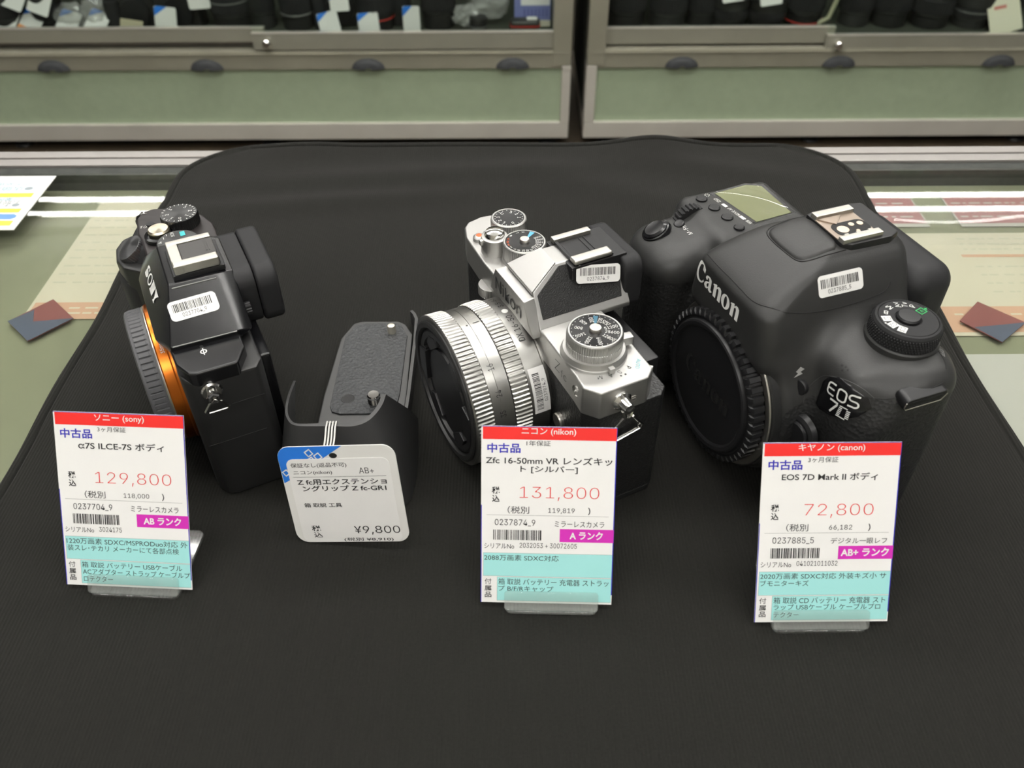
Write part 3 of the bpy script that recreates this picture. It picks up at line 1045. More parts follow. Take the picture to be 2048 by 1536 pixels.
# hot shoe
ob('shoe_base', G().prism([(-11.4, -15.6), (11.2, -15.6), (11.2, 11), (-11.4, 11)], 85, 91.0, .6).prism([(-10, -9.6), (10, -9.6), (10, 8.6), (-10, 8.6)], 90.2, 91.6, .2)
   .box(-6, 6.4, -2.2, -1.8, 91.5, 91.9).box(-6, 6.4, -4.4, -4.0, 91.5, 91.9).box(-11.2, -10.4, -9, 9.6, 90, 91).box(-9.5, 9.5, 7.6, 9.2, 91.5, 92.6, .3), PLASTIC, N)
sh = G()
sh.box(-10.8, -5.9, -8.8, 9.3, 91.0, 93.4, .9, 3)
sh.box(7.2, 10.6, -8.8, 9.3, 91.0, 93.4, .5)
ob('hot_shoe', sh, CHROME if False else SHOE, N)
ob('eyecup', G().prism(rr_pts(-17, 64, 19, 90, 6), 12, 21, 1.5, 3, M=XZ), RUBBER, N)


def rad_text(g, s, M, cx, cy, a, r, h, z, inward=False, mi=0, sx=1.0):
    A = R(a)
    g.text(s, M=M @ T(cx + r * math.cos(A), cy + r * math.sin(A), 0) @ Matrix.Rotation(A + (math.pi if inward else 0), 4, 'Z'), h=h, z=z, mi=mi, sx=sx, bold=.012)


I4 = Matrix.Identity(4)
# sensitivity dial
DC = (-41.0, 17.0)
ob('mode_lever', G().lathe([(0, 71), (13.4, 71), (13.4, 72.2), (13.0, 72.6), (12.4, 74.6), (0, 74.8)], 72, M=T(*DC, 0))
   .prism([(-1.2, -14.6), (1.2, -14.6), (1.2, -12), (-1.2, -12)], 71.1, 73.6, .3, M=T(*DC, 0) @ Matrix.Rotation(R(-92 + 2), 4, 'Z'))
   .prism([(-2, -16.4), (2, -16.4), (2, -11), (-2, -11)], 72.2, 76.4, .7, M=T(*DC, 0) @ Matrix.Rotation(R(-8), 4, 'Z')), SILVER, N)
iso = G().lathe([(0, 74.6), (11.2, 74.6), (11.2, 75.0, 1), (11.3, 77.8, 1), (11.0, 78.0), (11.0, 78.3), (11.3, 78.5, 1), (11.3, 81.0, 1), (11.0, 82.0), (10.6, 82.5), (10.0, 82.5), (9.9, 82.1)], 288, 0, T(*DC, 0), lambda i: -.28 if i % 4 > 1 else 0)
io = ob('sensitivity_dial', iso, SILVER, N)
ob('dial_face', G().lathe([(9.95, 82.2), (0, 82.25)], 72, M=T(*DC, 0)), mat('dial_black', (0.012, 0.012, 0.013), 0.25, aniso=.7), io)
nt_ = G()
for s, a in (('400', 14), ('200', -17), ('100', -47), ('H2', -63), ('H1', -78), ('51200', -99), ('25600', -126), ('12800', -158), ('6400', 164), ('3200', 126), ('1600', 89), ('800', 49)):
    rad_text(nt_, s, I4, *DC, a, 6.6, 1.6, 82.32, sx=.8)
for k in range(26):
    A = 2 * math.pi * k / 26
    nt_.lathe([(0, 82.32), (.17, 82.32)], 8, M=T(DC[0] + 9.3 * math.cos(A), DC[1] + 9.3 * math.sin(A), 0))
ob('dial_markings', nt_, WHITE, io)
ob('blue_sector', G().poly([(3.2 * math.cos(R(-36)), 3.2 * math.sin(R(-36))), (9.2 * math.cos(R(-38)), 9.2 * math.sin(R(-38))), (9.2 * math.cos(R(-25)), 9.2 * math.sin(R(-25))), (3.2 * math.cos(R(-26)), 3.2 * math.sin(R(-26)))], M=T(*DC, 82.3)), DIAL_BLUE, io)
ob('dial_button', G().lathe([(0, 82), (2.5, 82), (2.5, 83.4), (2.2, 84), (0, 84.2)], 40, M=T(*DC, 0)), STEEL, io)
# shutter speed dial
SC = (30.0, 11.5)
spd = G().lathe([(0, 71), (10.2, 71), (10.2, 72.4), (9.8, 72.8), (9.8, 73, 1), (9.9, 79.2, 1), (9.7, 80), (9.3, 80.4), (8.8, 80.4), (8.7, 80.1)], 240, 0, T(*SC, 0), lambda i: -.28 if i % 4 > 1 else 0)
so = ob('speed_dial', spd, SILVER, N)
ob('dial_face', G().lathe([(8.75, 80.15), (0, 80.2)], 72, M=T(*SC, 0)), MATS['dial_black'], so)
st = G()
for s, a in (('4000', -88), ('2000', -106), ('1000', -123), ('500', -139), ('250', -154), ('125', -169), ('60', 177), ('30', 163), ('15', 149), ('8', 133), ('4', 118), ('2', 101), ('B', 27), ('T', -2), ('X', -22)):
    rad_text(st, s, I4, *SC, a, 6.7 if len(s) > 2 else 7.6, 1.25, 80.28, True, sx=.85)
ob('dial_markings', st, WHITE, so)
st = G()
for s, a in (('1', 84), ('2', 66), ('4', 48)):
    rad_text(st, s, I4, *SC, a, 7.6, 1.5, 80.28, True)
ob('dial_markings', st, ORANGE_INK, so, 'orange figures')
ob('blue_sector', G().poly([(3.0 * math.cos(R(-57)), 3.0 * math.sin(R(-57))), (8.6 * math.cos(R(-60)), 8.6 * math.sin(R(-60))), (8.6 * math.cos(R(-44)), 8.6 * math.sin(R(-44))), (3.0 * math.cos(R(-46)), 3.0 * math.sin(R(-46)))], M=T(*SC, 80.24)), mat('dial_light_blue', (0.10, 0.38, 0.60), .4), so)
ob('dial_button', G().lathe([(0, 80), (2.3, 80), (2.3, 81.2), (2.0, 81.8), (0, 82)], 40, M=T(*SC, 0)), STEEL, so)
# exposure dial
EC = (53.5, 7.8)
exd = G().lathe([(0, 71), (8.5, 71), (8.5, 72, 1), (8.6, 77.6, 1), (8.4, 78.4), (7.9, 78.8), (7.3, 78.8), (7.2, 78.5)], 200, 0, T(*EC, 0), lambda i: -.28 if i % 4 > 1 else 0)
eo = ob('exposure_dial', exd, SILVER, N)
ob('dial_face', G().lathe([(7.25, 78.55), (0, 78.6)], 72, M=T(*EC, 0)), MATS['dial_black'], eo)
et = G()
for s, a in (('3', -38), ('2', -75), ('1', -115), ('0', 177), ('1', 128), ('2', 95), ('3', 60), ('C', 15)):
    A = R(a)
    et.text(s, M=T(EC[0] + 4.9 * math.cos(A), EC[1] + 4.9 * math.sin(A), 0) @ Matrix.Rotation(A - R(90), 4, 'Z'), h=1.6, z=78.66)
for k in range(20):
    A = 2 * math.pi * k / 20
    et.box(-.1, .1, 6.2, 6.8, 78.6, 78.66, M=T(*EC, 0) @ Matrix.Rotation(A, 4, 'Z'))
ob('dial_markings', et, WHITE, eo)
# shutter, video button, front wheel
ob('power_switch', G().lathe([(0, 71), (6.4, 71), (6.4, 77.2), (6.0, 78.8), (5.2, 79.2), (0, 79.2)], 60, M=T(42.2, 20.6, 0))
   .prism([(-1.1, 5.2), (1.1, 5.2), (1.1, 7.6), (-1.1, 7.6)], 76, 78.6, .4, M=T(42.2, 20.6, 0) @ Matrix.Rotation(R(0), 4, 'Z')), SILVER, N)
ob('shutter_button', G().lathe([(0, 79), (4.7, 79), (4.6, 80.2), (4.0, 81.4), (2.4, 82.0), (0, 82.2)], 48, M=T(42.2, 20.6, 0)), CHROME, N)
ob('video_button', G().lathe([(0, 71), (3, 71), (2.9, 72.6), (2.2, 73.3), (1.5, 73.5)], 32, M=T(53.5, 23.3, 0)), SILVER, N)
ob('video_dot', G().lathe([(1.5, 73.5), (0, 73.6)], 24, M=T(53.5, 23.3, 0)), ORANGE_INK, N)
ob('front_wheel', G().lathe([(0, 55.5), (6.6, 55.5), (6.6, 55.9, 1), (6.7, 59.4, 1), (6.3, 60), (0, 60.2)], 120, M=T(33, 26.6, 0), mod=lambda i: -.35 if i % 2 else 0), SILVER, N)
ob('power_mark', G().text('↺', M=T(57.5, 17.4, 0), h=2.0, z=71.1) if False else G().lathe([(.7, 71.06), (1.0, 71.06)], 20, M=T(58, 18, 0)), INK, N)
tm = G()
for s, x, y in (('M', -54.4, 22.4), ('A', -55.4, 18.1), ('S', -55.2, 14.0), ('P', -54.4, 9.4)):
    A = math.atan2(y - DC[1], x - DC[0])
    tm.text(s, M=T(x - .6, y, 0) @ Matrix.Rotation(A - R(90), 4, 'Z'), h=1.9, z=71.06, bold=-.01)
for y in (12.6, 14.6):
    tm.lathe([(0, 71.06), (.45, 71.06)], 14, M=T(-57.8, y, 0))
ob('mode_markings', tm, INK, N)
ob('auto_mark', G().text('AUTO', M=T(-54.8, 4.9, 0) @ Matrix.Rotation(R(98 + 43), 4, 'Z'), h=1.7, z=71.06, sx=.9), mat('auto_turquoise', (0.05, 0.42, 0.50), .5), N)
ZF = frame((-34.0, 30.2, 0), (-1, -.04, 0), (0, 0, 1))
ob('model_lettering', G().text('Z', (0, 62.6, 3.6, 67.6), M=ZF, z=.25, bold=-.02).text('fc', (4.6, 61.8, 9.0, 65.6), M=ZF, z=.3, bold=-.02), INK, N)
ob('front_emblem', G().lathe([(2.0, 0), (2.4, .2), (2.4, -.3)], 28, M=frame((-51.5, 30.7, 64.6), (-1, 0, 0), (0, 0, 1))).lathe([(0, .1), (1.2, .1), (1.2, -.2)], 4, M=frame((-51.5, 30.7, 64.6), (-1, 0, 0), (0, 0, 1))), CHROME, N)
# strap lug with hanging ring
g = G()
LX = frame((-63.2, 17.2, 63.8), (0, -1, 0), (0, 0, 1))
g.lathe([(0, 0), (4.4, 0), (4.2, 1.0), (2.9, 2.2), (2.5, 5.2), (2.2, 6.2), (0, 6.4)], 36, M=LX)
g.tube([LX @ Vector(p) for p in ((-2.0, -.6, 5.0), (-1.4, -3.6, 5.4), (0, -4.4, 5.4), (1.4, -3.6, 5.4), (2.0, -.6, 5.0))], 1.0)
g.tube([LX @ Vector(p) for p in ((1.0, -3.4, 5.6), (5.2, -9.8, 4.0), (8.6, -14.6, 2.4), (7.6, -17.0, 2.0), (-8.4, -20.6, 2.0), (-9.6, -18.6, 2.2), (-5.0, -10.4, 4.0), (-1.0, -3.4, 5.6))], .6, closed=True)
g.tube([LX @ Vector(p) for p in ((1.6, -3.4, 6.6), (6.0, -9.8, 5.0), (9.4, -14.4, 3.4), (8.4, -16.6, 3.0), (-8.0, -20.2, 3.0))], .5)
ob('strap_lug', g, CHROME, N)
ob('side_screw', G().lathe([(1.0, .1), (1.5, .2), (1.5, -.3)], 20, M=frame((-63.2, 11.3, 62.2), (0, -1, 0), (0, 0, 1))).box(-.9, .9, -.15, .15, 0, .15, M=frame((-63.2, 11.3, 62.2), (0, -1, 0), (0, 0, 1))), STEEL, N)
ob('dioptre_knob', G().lathe([(0, 0), (3.6, 0, 1), (3.6, 3, 1), (0, 3.2)], 40, M=frame((-59, 1.0, 67), (-1, 1, 0), (0, 0, 1)), mod=lambda i: -.3 if i % 2 else 0), SILVER, N)
ob('lens_release', G().lathe([(0, 0), (3.6, 0), (3.6, 2.4), (3.2, 3), (0, 3)], 36, M=frame((-39, 28.5, 37), (-1, 0, 0), (0, 0, 1))), STEEL, N)
# lens
LZ = 36.0
LY = T(0, 0, LZ) @ AY
ln = thing('zoom_lens', '', '') if False else None
mnt = ob('zoom_lens', G().lathe([(0, 28.5), (31.4, 28.5), (31.4, 30.4), (32.8, 30.8), (33.3, 31.4), (33.4, 39.6), (33.2, 39.9)], 160, M=LY), SILVER_LENS, N)
kfun = lambda i: -.5 if i % 4 > 1 else 0
ob('zoom_ring', G().lathe([(33.0, 39.8), (34.3, 40.1), (34.5, 40.5, 1), (34.5, 45.2, 1), (34.2, 47.3, 1), (33.9, 47.6), (33.0, 47.7)], 4 * 108, M=LY, mod=kfun), SILVER_LENS, mnt)
ob('scale_ring', G().lathe([(32.6, 47.6), (33.6, 47.9), (33.7, 53.1), (33.55, 53.25), (33.55, 53.4), (33.7, 53.5), (33.6, 57.0), (33.2, 57.3)], 160, M=LY), SILVER_LENS, mnt)
ob('focus_ring', G().lathe([(33.0, 57.1), (34.2, 57.4), (34.4, 57.8, 1), (34.6, 64.4, 1), (34.5, 65.2), (34.0, 65.7), (32.2, 65.7)], 4 * 112, M=LY, mod=kfun), SILVER_LENS, mnt)
ob('front_barrel', G().lathe([(32.4, 65.6), (32.4, 66.4), (31.6, 67.0), (29.6, 66.8), (28.8, 65.2), (28.6, 63)], 128, M=LY), SATIN_BLACK, mnt)
lc = G().lathe([(28.7, 63.6), (28.5, 65.4), (27.6, 66.0), (25.0, 65.8), (24.4, 64.4), (19.5, 64.0), (19.0, 65.0), (0, 65.2)], 128, M=LY)
CF = frame((0, 64.0, LZ), (-1, 0, 0), (0, 0, 1))
for s in (-1, 1):
    lc.prism([(s * 20, -8.5), (s * 27.2, -6.5), (s * 28.0, 0), (s * 27.2, 6.5), (s * 20, 8.5)][::s], 0, 2.6, .5, 2, M=CF)
    lc.box(s * 21, s * 26.5, 8.2, 9.2, 0, 1.8, .2, M=CF) if s > 0 else lc.box(-26.5, -21, 8.2, 9.2, 0, 1.8, .2, M=CF)
    lc.prism([(s * 14, 13), (s * 18.5, 14.5), (s * 16, 20.5), (s * 8, 23.6), (s * 6, 20.6)][::s], 0, 2.0, .4, 2, M=CF)
    lc.prism([(s * 14, -13), (s * 18.5, -14.5), (s * 16, -20.5), (s * 8, -23.6), (s * 6, -20.6)][::-s], 0, 2.0, .4, 2, M=CF)
ob('lens_cap', lc, PLASTIC, mnt)
tl = G()


def ring_fn(r, yflip=1):
    """x runs along the ring (towards growing angle), y along the lens axis."""
    return lambda p: (r * math.cos(p[0] / r), p[1], LZ + r * math.sin(p[0] / r))


def ring_text(g, s, a0, a1, y0, y1, r, mi=0, bold=-.01):
    """Lettering read along the ring, from angle a0 to a1 (degrees)."""
    V0 = R(a0) * r
    V1 = R(a1) * r
    W = abs(V1 - V0)
    f0 = ring_fn(r)
    sg = 1 if a1 > a0 else -1
    g.text(s, (0, 0, W, y1 - y0), mi, fn=lambda p: f0((V0 + sg * p[0], (y0 + p[1]) if sg < 0 else (y1 - p[1]))), bold=bold)


ring_text(tl, '16', 131.8, 127.0, 52.0, 54.8, 33.78)
ring_text(tl, '24', 151.2, 146.2, 52.0, 54.6, 33.78)
ring_text(tl, '35', 166.8, 162.0, 51.8, 54.4, 33.78)
ring_text(tl, 'DX 16-50', 118.5, 94.0, 34.4, 37.3, 33.46)
ring_text(tl, '3.5-6.3', 82.5, 62.0, 34.4, 36.8, 33.46)
f0 = ring_fn(33.78)
a = R(91.4) * 33.78
tl.add([f0((a + dx, y)) for dx, y in ((-.2, 48.6), (.2, 48.6), (.2, 51.6), (-.2, 51.6))], [(0, 1, 2, 3)])
tl.lathe([(0, 0), (.4, 0)], 12, M=frame(f0((R(92) * 33.78, 54.4)), (0, 1, 0), (-1, 0, 0)) @ T(0, 0, .02))
ring_text(tl, 'ꓘ', 178, 174.5, 33, 36, 33.46) if False else ring_text(tl, 'Ж', 178.5, 174.5, 33.5, 36.5, 33.46) if False else None
ob('lens_markings', tl, INK, mnt)
ob('index_dot', G().lathe([(0, .12), (1.3, .1), (1.5, -.1)], 20, M=frame((33.4 * math.cos(R(88.3)), 35.8, LZ + 33.4 * math.sin(R(88.3))), (-1, 0, 0), (0, -1, 0))), WHITE, mnt)
# labels
f1 = ring_fn(33.55)
b0 = R(174.6) * 33.55
sticker('barcode_label', mnt, '0237874_9', None, 20.8, 7.4, 5, fn=lambda p: (lambda q: (q[0] * (1 + p[2] * .004), q[1], LZ + (q[2] - LZ) * (1 + p[2] * .004)))(f1((b0 - p[0], 31.2 + p[1]))))
S0, S1, S2 = Vector((-13.8, 10.2, 84.6)), Vector((-15.7, -10.4, 80.6)), Vector((-10.5, 8.9, 91.6))
SF = frame(S0, S1 - S0, S2 - S0)
sticker('barcode_label', N, '0237874_9', SF, 20.8, 7.6, 5)


# ------------------------------------------------------------------ big black camera body (right): smooth blended shell
def _rb(p,c,h,r):
    q=np.abs(p-np.array(c,float))-(np.array(h,float)-r)
    return np.linalg.norm(np.maximum(q,0),axis=-1)+np.minimum(q.max(-1),0)-r
def _sm(a,b,k):
    h=np.clip(.5+.5*(b-a)/k,0,1);return b+(a-b)*h-k*h*(1-h)
def _sx(a,b,k): return -_sm(-a,-b,k)
def _pl(p,n,pt):
    n=np.array(n,float);n/=np.linalg.norm(n);return (p-np.array(pt,float))@n
def _cy(p,cx,cz,r,y0,y1,rd):
    d=np.hypot(p[...,0]-cx,p[...,2]-cz)-(r-rd);e=np.abs(p[...,1]-(y0+y1)/2)-((y1-y0)/2-rd)
    q=np.stack([d,e],-1);return np.linalg.norm(np.maximum(q,0),axis=-1)+np.minimum(q.max(-1),0)-rd
def body_sdf(p):
    x,y,z=p[...,0],p[...,1],p[...,2]
    main=_rb(p,(6,2,40),(64,24,40),9)
    left=_rb(p,(-42,5,41.5),(24,22,41.5),10)
    left=_sx(left,_pl(p,(-.20,.62,.55),(-46,20,74)),10)
    right=_rb(p,(51.5,5,43),(28.5,25,43),6)
    grip=_rb(p,(57,26,41),(19.5,32,41),13)
    grip=_sx(grip,_pl(p,(0,.45,.9),(55,40,85.5)),7)
    d=_sm(main,left,6);d=_sm(d,right,6);d=_sm(d,grip,7)
    d=_sm(d,_cy(p,0,40,41,0,41,5),8)
    # flash housing
    t=np.clip((z-72)/34,0,1)
    hw=30-13*t**2
    yf=47.5-np.clip(z-90,0,30)**1.35*.58
    hx=np.abs(x-1)-hw; hy=np.maximum(y-yf,-20-y); hz=np.maximum(z-107.5,66-z)
    q=np.stack([hx+7,hy+6,hz+6],-1)
    hump=(np.linalg.norm(np.maximum(q,0),axis=-1)+np.minimum(q.max(-1),0)-6.5)*.8
    d=_sx(_sm(d,hump,9),.3-z,1.5)
    return d
def eyecup_sdf(p):
    a=_rb(p,(0,-30,79),(27,12,17),9)
    b=_rb(p,(0,-46,78),(16,6.5,9),4)
    return _sx(a,-b,2)
def march(f,o,d,t0=0,n=160,tm=400):
    t=np.full(len(o),float(t0))
    for _ in range(n):
        s=f(o+d*t[:,None]);t=t+s*.8
    return o+d*t[:,None],np.abs(s)


def surface_nets(f, lo, hi, h):
    ax = [np.arange(a, b + h, h) for a, b in zip(lo, hi)]
    P = np.stack(np.meshgrid(*ax, indexing='ij'), -1)
    V = f(P)
    ins = V < 0
    n = [len(a) - 1 for a in ax]
    cnt = np.zeros(n)
    acc = np.zeros(n + [3])
    C = [(i, j, k) for i in (0, 1) for j in (0, 1) for k in (0, 1)]
    sl = lambda A, c: A[c[0]:c[0] + n[0], c[1]:c[1] + n[1], c[2]:c[2] + n[2]]
    for a in C:
        for d in range(3):
            if a[d]:
                continue
            b = list(a)
            b[d] = 1
            va, vb = sl(V, a), sl(V, b)
            m = (va < 0) != (vb < 0)
            t = np.where(m, va / np.where(m, va - vb, 1), 0)
            q = np.zeros(n + [3])
            for e in range(3):
                q[..., e] = a[e]
            q[..., d] = t
            acc += q * m[..., None]
            cnt += m
    act = cnt > 0
    idx = -np.ones(n, int)
    idx[act] = np.arange(act.sum())
    org = np.stack(np.nonzero(act), -1)
    W = (org + acc[act] / cnt[act][:, None]) * h + np.array([a[0] for a in ax])
    F = []
    for d in range(3):
        u, w = (d + 1) % 3, (d + 2) % 3
        s0 = [slice(1, -1)] * 3
        s0[d] = slice(0, -1)
        s1 = list(s0)
        s1[d] = slice(1, None)
        A, B = ins[tuple(s0)], ins[tuple(s1)]
        c = np.stack(np.nonzero(A != B), -1)
        ca = A[tuple(c.T)]
        c = c + np.array([0 if e == d else 1 for e in range(3)])
        eu, ew = np.eye(3, dtype=int)[u], np.eye(3, dtype=int)[w]
        q = np.stack([idx[tuple((c + o).T)] for o in (-eu - ew, -ew, 0 * eu, -eu)], -1)
        q[~ca] = q[~ca][:, ::-1]
        F.append(q)
    F = np.concatenate(F)
    for _ in range(2):
        e = .05
        g = np.stack([(f(W + np.eye(3)[k] * e) - f(W - np.eye(3)[k] * e)) / (2 * e) for k in range(3)], -1)
        W = W - (f(W) / np.maximum((g * g).sum(-1), .2))[:, None] * g
    return W, F


def shell(name, W, F, m, parent):
    g = G()
    g.v = [tuple(p) for p in W]
    g.f = [tuple(int(i) for i in q) for q in F]
    g.m = [0] * len(g.f)
    return ob(name, g, m, parent, smooth=75, wn=False)


def conform(g, F, f=body_sdf, start=24.0):
    """Lays a flat layout (drawn in the local x, y of frame F, z = height above the skin) onto the body skin."""
    V = np.array(g.v)
    Fm = np.array(F)
    n = Fm[:3, 2]
    o = V[:, :1] * Fm[:3, 0] + V[:, 1:2] * Fm[:3, 1] + Fm[:3, 3] + n * start
    P, _ = march(f, o, np.repeat(-n[None], len(o), 0), 0, 90)
    g.v = [tuple(p) for p in P + n * V[:, 2:3]]
    return g


C_ = thing('reflex_camera', 'big black reflex camera body with black body cap at the right', 'camera', (132, 286.8, 0.45), R(110.0))
W, F = surface_nets(body_sdf, (-70, -26, -3), (84, 64, 111), 1.15)
fc = W[F].mean(1)
low = fc[:, 2] < 73.5 - np.clip(fc[:, 0] + 57, 0, 25) * .72 - np.clip(-15 - fc[:, 1] * .0, 0, 0)
lea = ((fc[:, 0] < -38) & low & (fc[:, 2] > 2)) | ((fc[:, 0] > 31) & (fc[:, 2] < 68) & (fc[:, 2] > 6) & (fc[:, 1] > -15))
def sub(Fs):
    u = np.unique(Fs)
    r = -np.ones(len(W), int)
    r[u] = np.arange(len(u))
    return W[u], r[Fs]
shell('body', *sub(F[~lea]), CANON_BLACK, C_)
GLM = mat('grip_leatherette', (0.011, 0.011, 0.011), 0.55, bump=('voronoi', 700, 0.35, 0.8))
shell('left_rubber_skin', *sub(F[lea & (fc[:, 0] < 0)]), GLM, C_)
shell('grip_rubber_skin', *sub(F[lea & (fc[:, 0] > 0)]), GLM, C_)
W2, F2 = surface_nets(eyecup_sdf, (-31, -46, 58), (31, -14, 100), 1.0)
shell('eyecup', W2, F2, RUBBER, C_)
ob('rear_screen', G().box(-50, 26, -27, -20, 8, 58, 2), PLASTIC, C_)

def chaikin(pts, n=2, closed=False):
    P = [Vector(p) for p in pts]
    for _ in range(n):
        Q = [] if closed else [P[0]]
        for i in range(len(P) if closed else len(P) - 1):
            a, b = P[i], P[(i + 1) % len(P)]
            Q += [a * .75 + b * .25, a * .25 + b * .75]
        P = Q if closed else Q + [P[-1]]
    return [tuple(p) for p in P]


# seams
def seam(pts, name='seam', r=.2, closed=False, m=DEEP):
    # refine and drop on to the skin
    pts = chaikin(pts, 2, closed)
    P = []
    n = len(pts)
    for i in range(n if closed else n - 1):
        a, b = Vector(pts[i]), Vector(pts[(i + 1) % n])
        k = max(1, int((b - a).length / 1.5))
        P += [a.lerp(b, j / k) for j in range(k)]
    if not closed:
        P.append(Vector(pts[-1]))
    P = np.array([tuple(p) for p in P])
    for _ in range(6):
        e = .05
        g = np.stack([(body_sdf(P + np.eye(3)[k] * e) - body_sdf(P - np.eye(3)[k] * e)) / (2 * e) for k in range(3)], -1)
        P = P - (body_sdf(P) / np.maximum((g * g).sum(-1), .2))[:, None] * g
    return ob(name, G().tube([tuple(p) for p in P], r, 6, closed=closed), m, C_)

seam([(23, 45.5, 91.9), (13.7, 46.2, 92.3), (-0.9, 46, 92.5), (-10.5, 46.2, 92.3), (-16.6, 45, 93.1), (-20.6, 40.7, 92.6), (-22.5, 32, 91), (-23.5, 23.5, 90.0), (-23.5, 11.7, 89.7), (-23, 0, 90.2), (-22, -7, 91.4), (-20.5, -9, 94)], 'flash_seam')
fp = [(13.7, 7.8, 107.4), (14.1, 17.1, 106.9), (14.8, 23.8, 104.7), (12.8, 27, 104), (5.4, 27.6, 103.9), (-4.6, 27.2, 104.2), (-8.7, 26.6, 104.2), (-10.9, 24.6, 104.9), (-12.1, 18.5, 106.6), (-12.1, 8, 107.2)]
seam(fp, 'flash_cover_seam', .28)
fcv = G()
ins_ = [((p[0] - 1) * .93 + 1, (p[1] - 16) * .95 + 16.3) for p in chaikin(fp, 2, True)]
for z_, s_ in ((0.05, 1.0), (.75, .95)):
    pass
NI = 10
rows = []
cxy = (1.0, 17.0)
vv = []
for k, (sc2, zz) in enumerate(((1.0, 0.0), (.97, .5), (.9, .85), (.6, .95), (.3, .95))):
    for p in ins_:
        vv.append((cxy[0] + (p[0] - cxy[0]) * sc2, cxy[1] + (p[1] - cxy[1]) * sc2, zz))
ff = []
n_ = len(ins_)
for k in range(4):
    for i in range(n_):
        j = (i + 1) % n_
        ff.append((k * n_ + i, k * n_ + j, (k + 1) * n_ + j, (k + 1) * n_ + i))
ff.append(tuple(4 * n_ + i for i in range(n_)))
fcv.add(vv, ff)
ob('flash_cover', conform(fcv, T(0, 0, 110), start=12), CANON_BLACK, C_, wn=False, smooth=60)
seam([(-58.6, 19.1, 73.4), (-61.4, 14.1, 74), (-64.1, 7, 75.9), (-64.3, -5.8, 78.6)], 'side_seam')
seam([(-33.5, 31, 55), (-37.4, 27.1, 69), (-41.2, 26.2, 72.5), (-48.5, 24.6, 75.9), (-54.8, 21.9, 76), (-58.6, 19.1, 73.4)], 'front_seam', .16, m=mat('seam_edge', (.05, .05, .05), .5))
seam([(-30, -8, 84), (-27, -15, 85), (-40, -14, 83.5), (-52, -12, 82.5), (-60, -8, 80)], 'rear_seam')

# hot shoe
ob('shoe_base', G().prism([(12.4, 9.6), (-10.5, 9.8), (-12.8, 6), (-13.2, -12), (-11, -17), (12, -17), (13.4, -12), (13.4, 6)], 102, 109.6, .9, 2), PLASTIC, C_)
sh = G()
sh.box(6.5, 10.2, -8.6, 9.2, 109.3, 111.4, .35)
sh.box(-11.6, -8.2, -8.8, 9.6, 109.3, 111.4, .35)
for y in (-5.5, 0, 5.5):
    sh.box(-9.0, -7.2, y - 1, y + 1, 109.3, 111.1, .2)
ob('hot_shoe', sh, SHOE, C_)
ob('shoe_plate', G().box(-8, 6.6, -8.2, 9.6, 109.5, 110.0, .1).prism([(6, 9), (.5, 4), (6, -2)], 110, 110.5, .1), COPPER, C_)
ob('contact_field', G().prism(rr_pts(-7.4, -8, 1.4, 7.4, 3), 109.9, 110.15, .05), DEEP, C_)
cg = G()
for x, y, r in ((-3.2, 3.6, 2.4), (-1.2, -1.6, 1.2), (-1.6, -5.4, 1.3), (-6.0, -1.4, .8)):
    cg.lathe([(r, 110.2), (r * .9, 110.35), (0, 110.35)], 24, M=T(x, y, 0))
ob('shoe_contacts', cg, mat('contact_pad', (0.85, 0.66, 0.52), .4, .6), C_)

# mode dial
MC = (-41.0, -2.0)
TI = T(*MC, 0) @ Matrix.Rotation(R(1), 4, 'X')
ob('dial_base', G().lathe([(0, 80), (13.9, 80), (13.9, 84.2), (13.4, 84.8), (0, 85)], 72, M=TI), CANON_BLACK, C_)
md = G()
prof = [(0, 84.4), (12.8, 84.4), (12.8, 90.4), (12.5, 90.9), (12.0, 91.8), (11.2, 92.0), (11.0, 91.7), (10.8, 92.0), (5.0, 92.0), (4.7, 91.6), (4.5, 91.6)]
md.lathe(prof, 120, M=TI)
for k_ in range(5):
    z_ = 84.7 + 1.14 * k_
    md.lathe([(12.7, z_), (13.2, z_ + .28, 1), (13.2, z_ + .85, 1), (12.7, z_ + 1.12)], 288, M=TI @ Matrix.Rotation(R(1.25 * 2 * (k_ % 2)), 4, 'Z'), mod=lambda i: -.55 if i % 4 > 1 else 0)
mo = ob('mode_dial', md, RUBBER, C_)
for k in range(5):
    pass
ob('lock_button', G().lathe([(4.4, 91.2), (4.4, 92.6), (3.9, 93.3), (0, 93.5)], 40, M=TI), PLASTIC, mo)
mt = G()
for s, a, r, h in (('P', -49, 8.4, 2.2), ('Tv', -29, 8.4, 2.1), ('Av', -8, 8.3, 2.1), ('M', 18, 8.3, 2.2), ('B', 46, 8.2, 2.2)):
    rad_text(mt, s, TI, 0, 0, a, r, h, 92.12)
for s, a in (('C1', 73), ('C2', 100), ('C3', 126)):
    A = R(a)
    MM_ = TI @ T(8.3 * math.cos(A), 8.3 * math.sin(A), 0) @ Matrix.Rotation(A, 4, 'Z')
    mt.box(-1.8, 1.8, -1.55, 1.55, 92.0, 92.1, M=MM_)
mt.lathe([(.4, 92.1), (0, 92.12)], 12, M=TI @ T(10.2 * math.cos(R(88)), 10.2 * math.sin(R(88)), 0))
ob('dial_markings', mt, WHITE, mo)
mt = G()
for s, a in (('C1', 73), ('C2', 100), ('C3', 126)):
    rad_text(mt, s, TI, 0, 0, a, 8.3, 1.7, 92.16)
ob('dial_markings', mt, INK, mo)
A = R(-76)
MA = TI @ T(7.8 * math.cos(A), 7.8 * math.sin(A), 0) @ Matrix.Rotation(A, 4, 'Z')
ga = G()
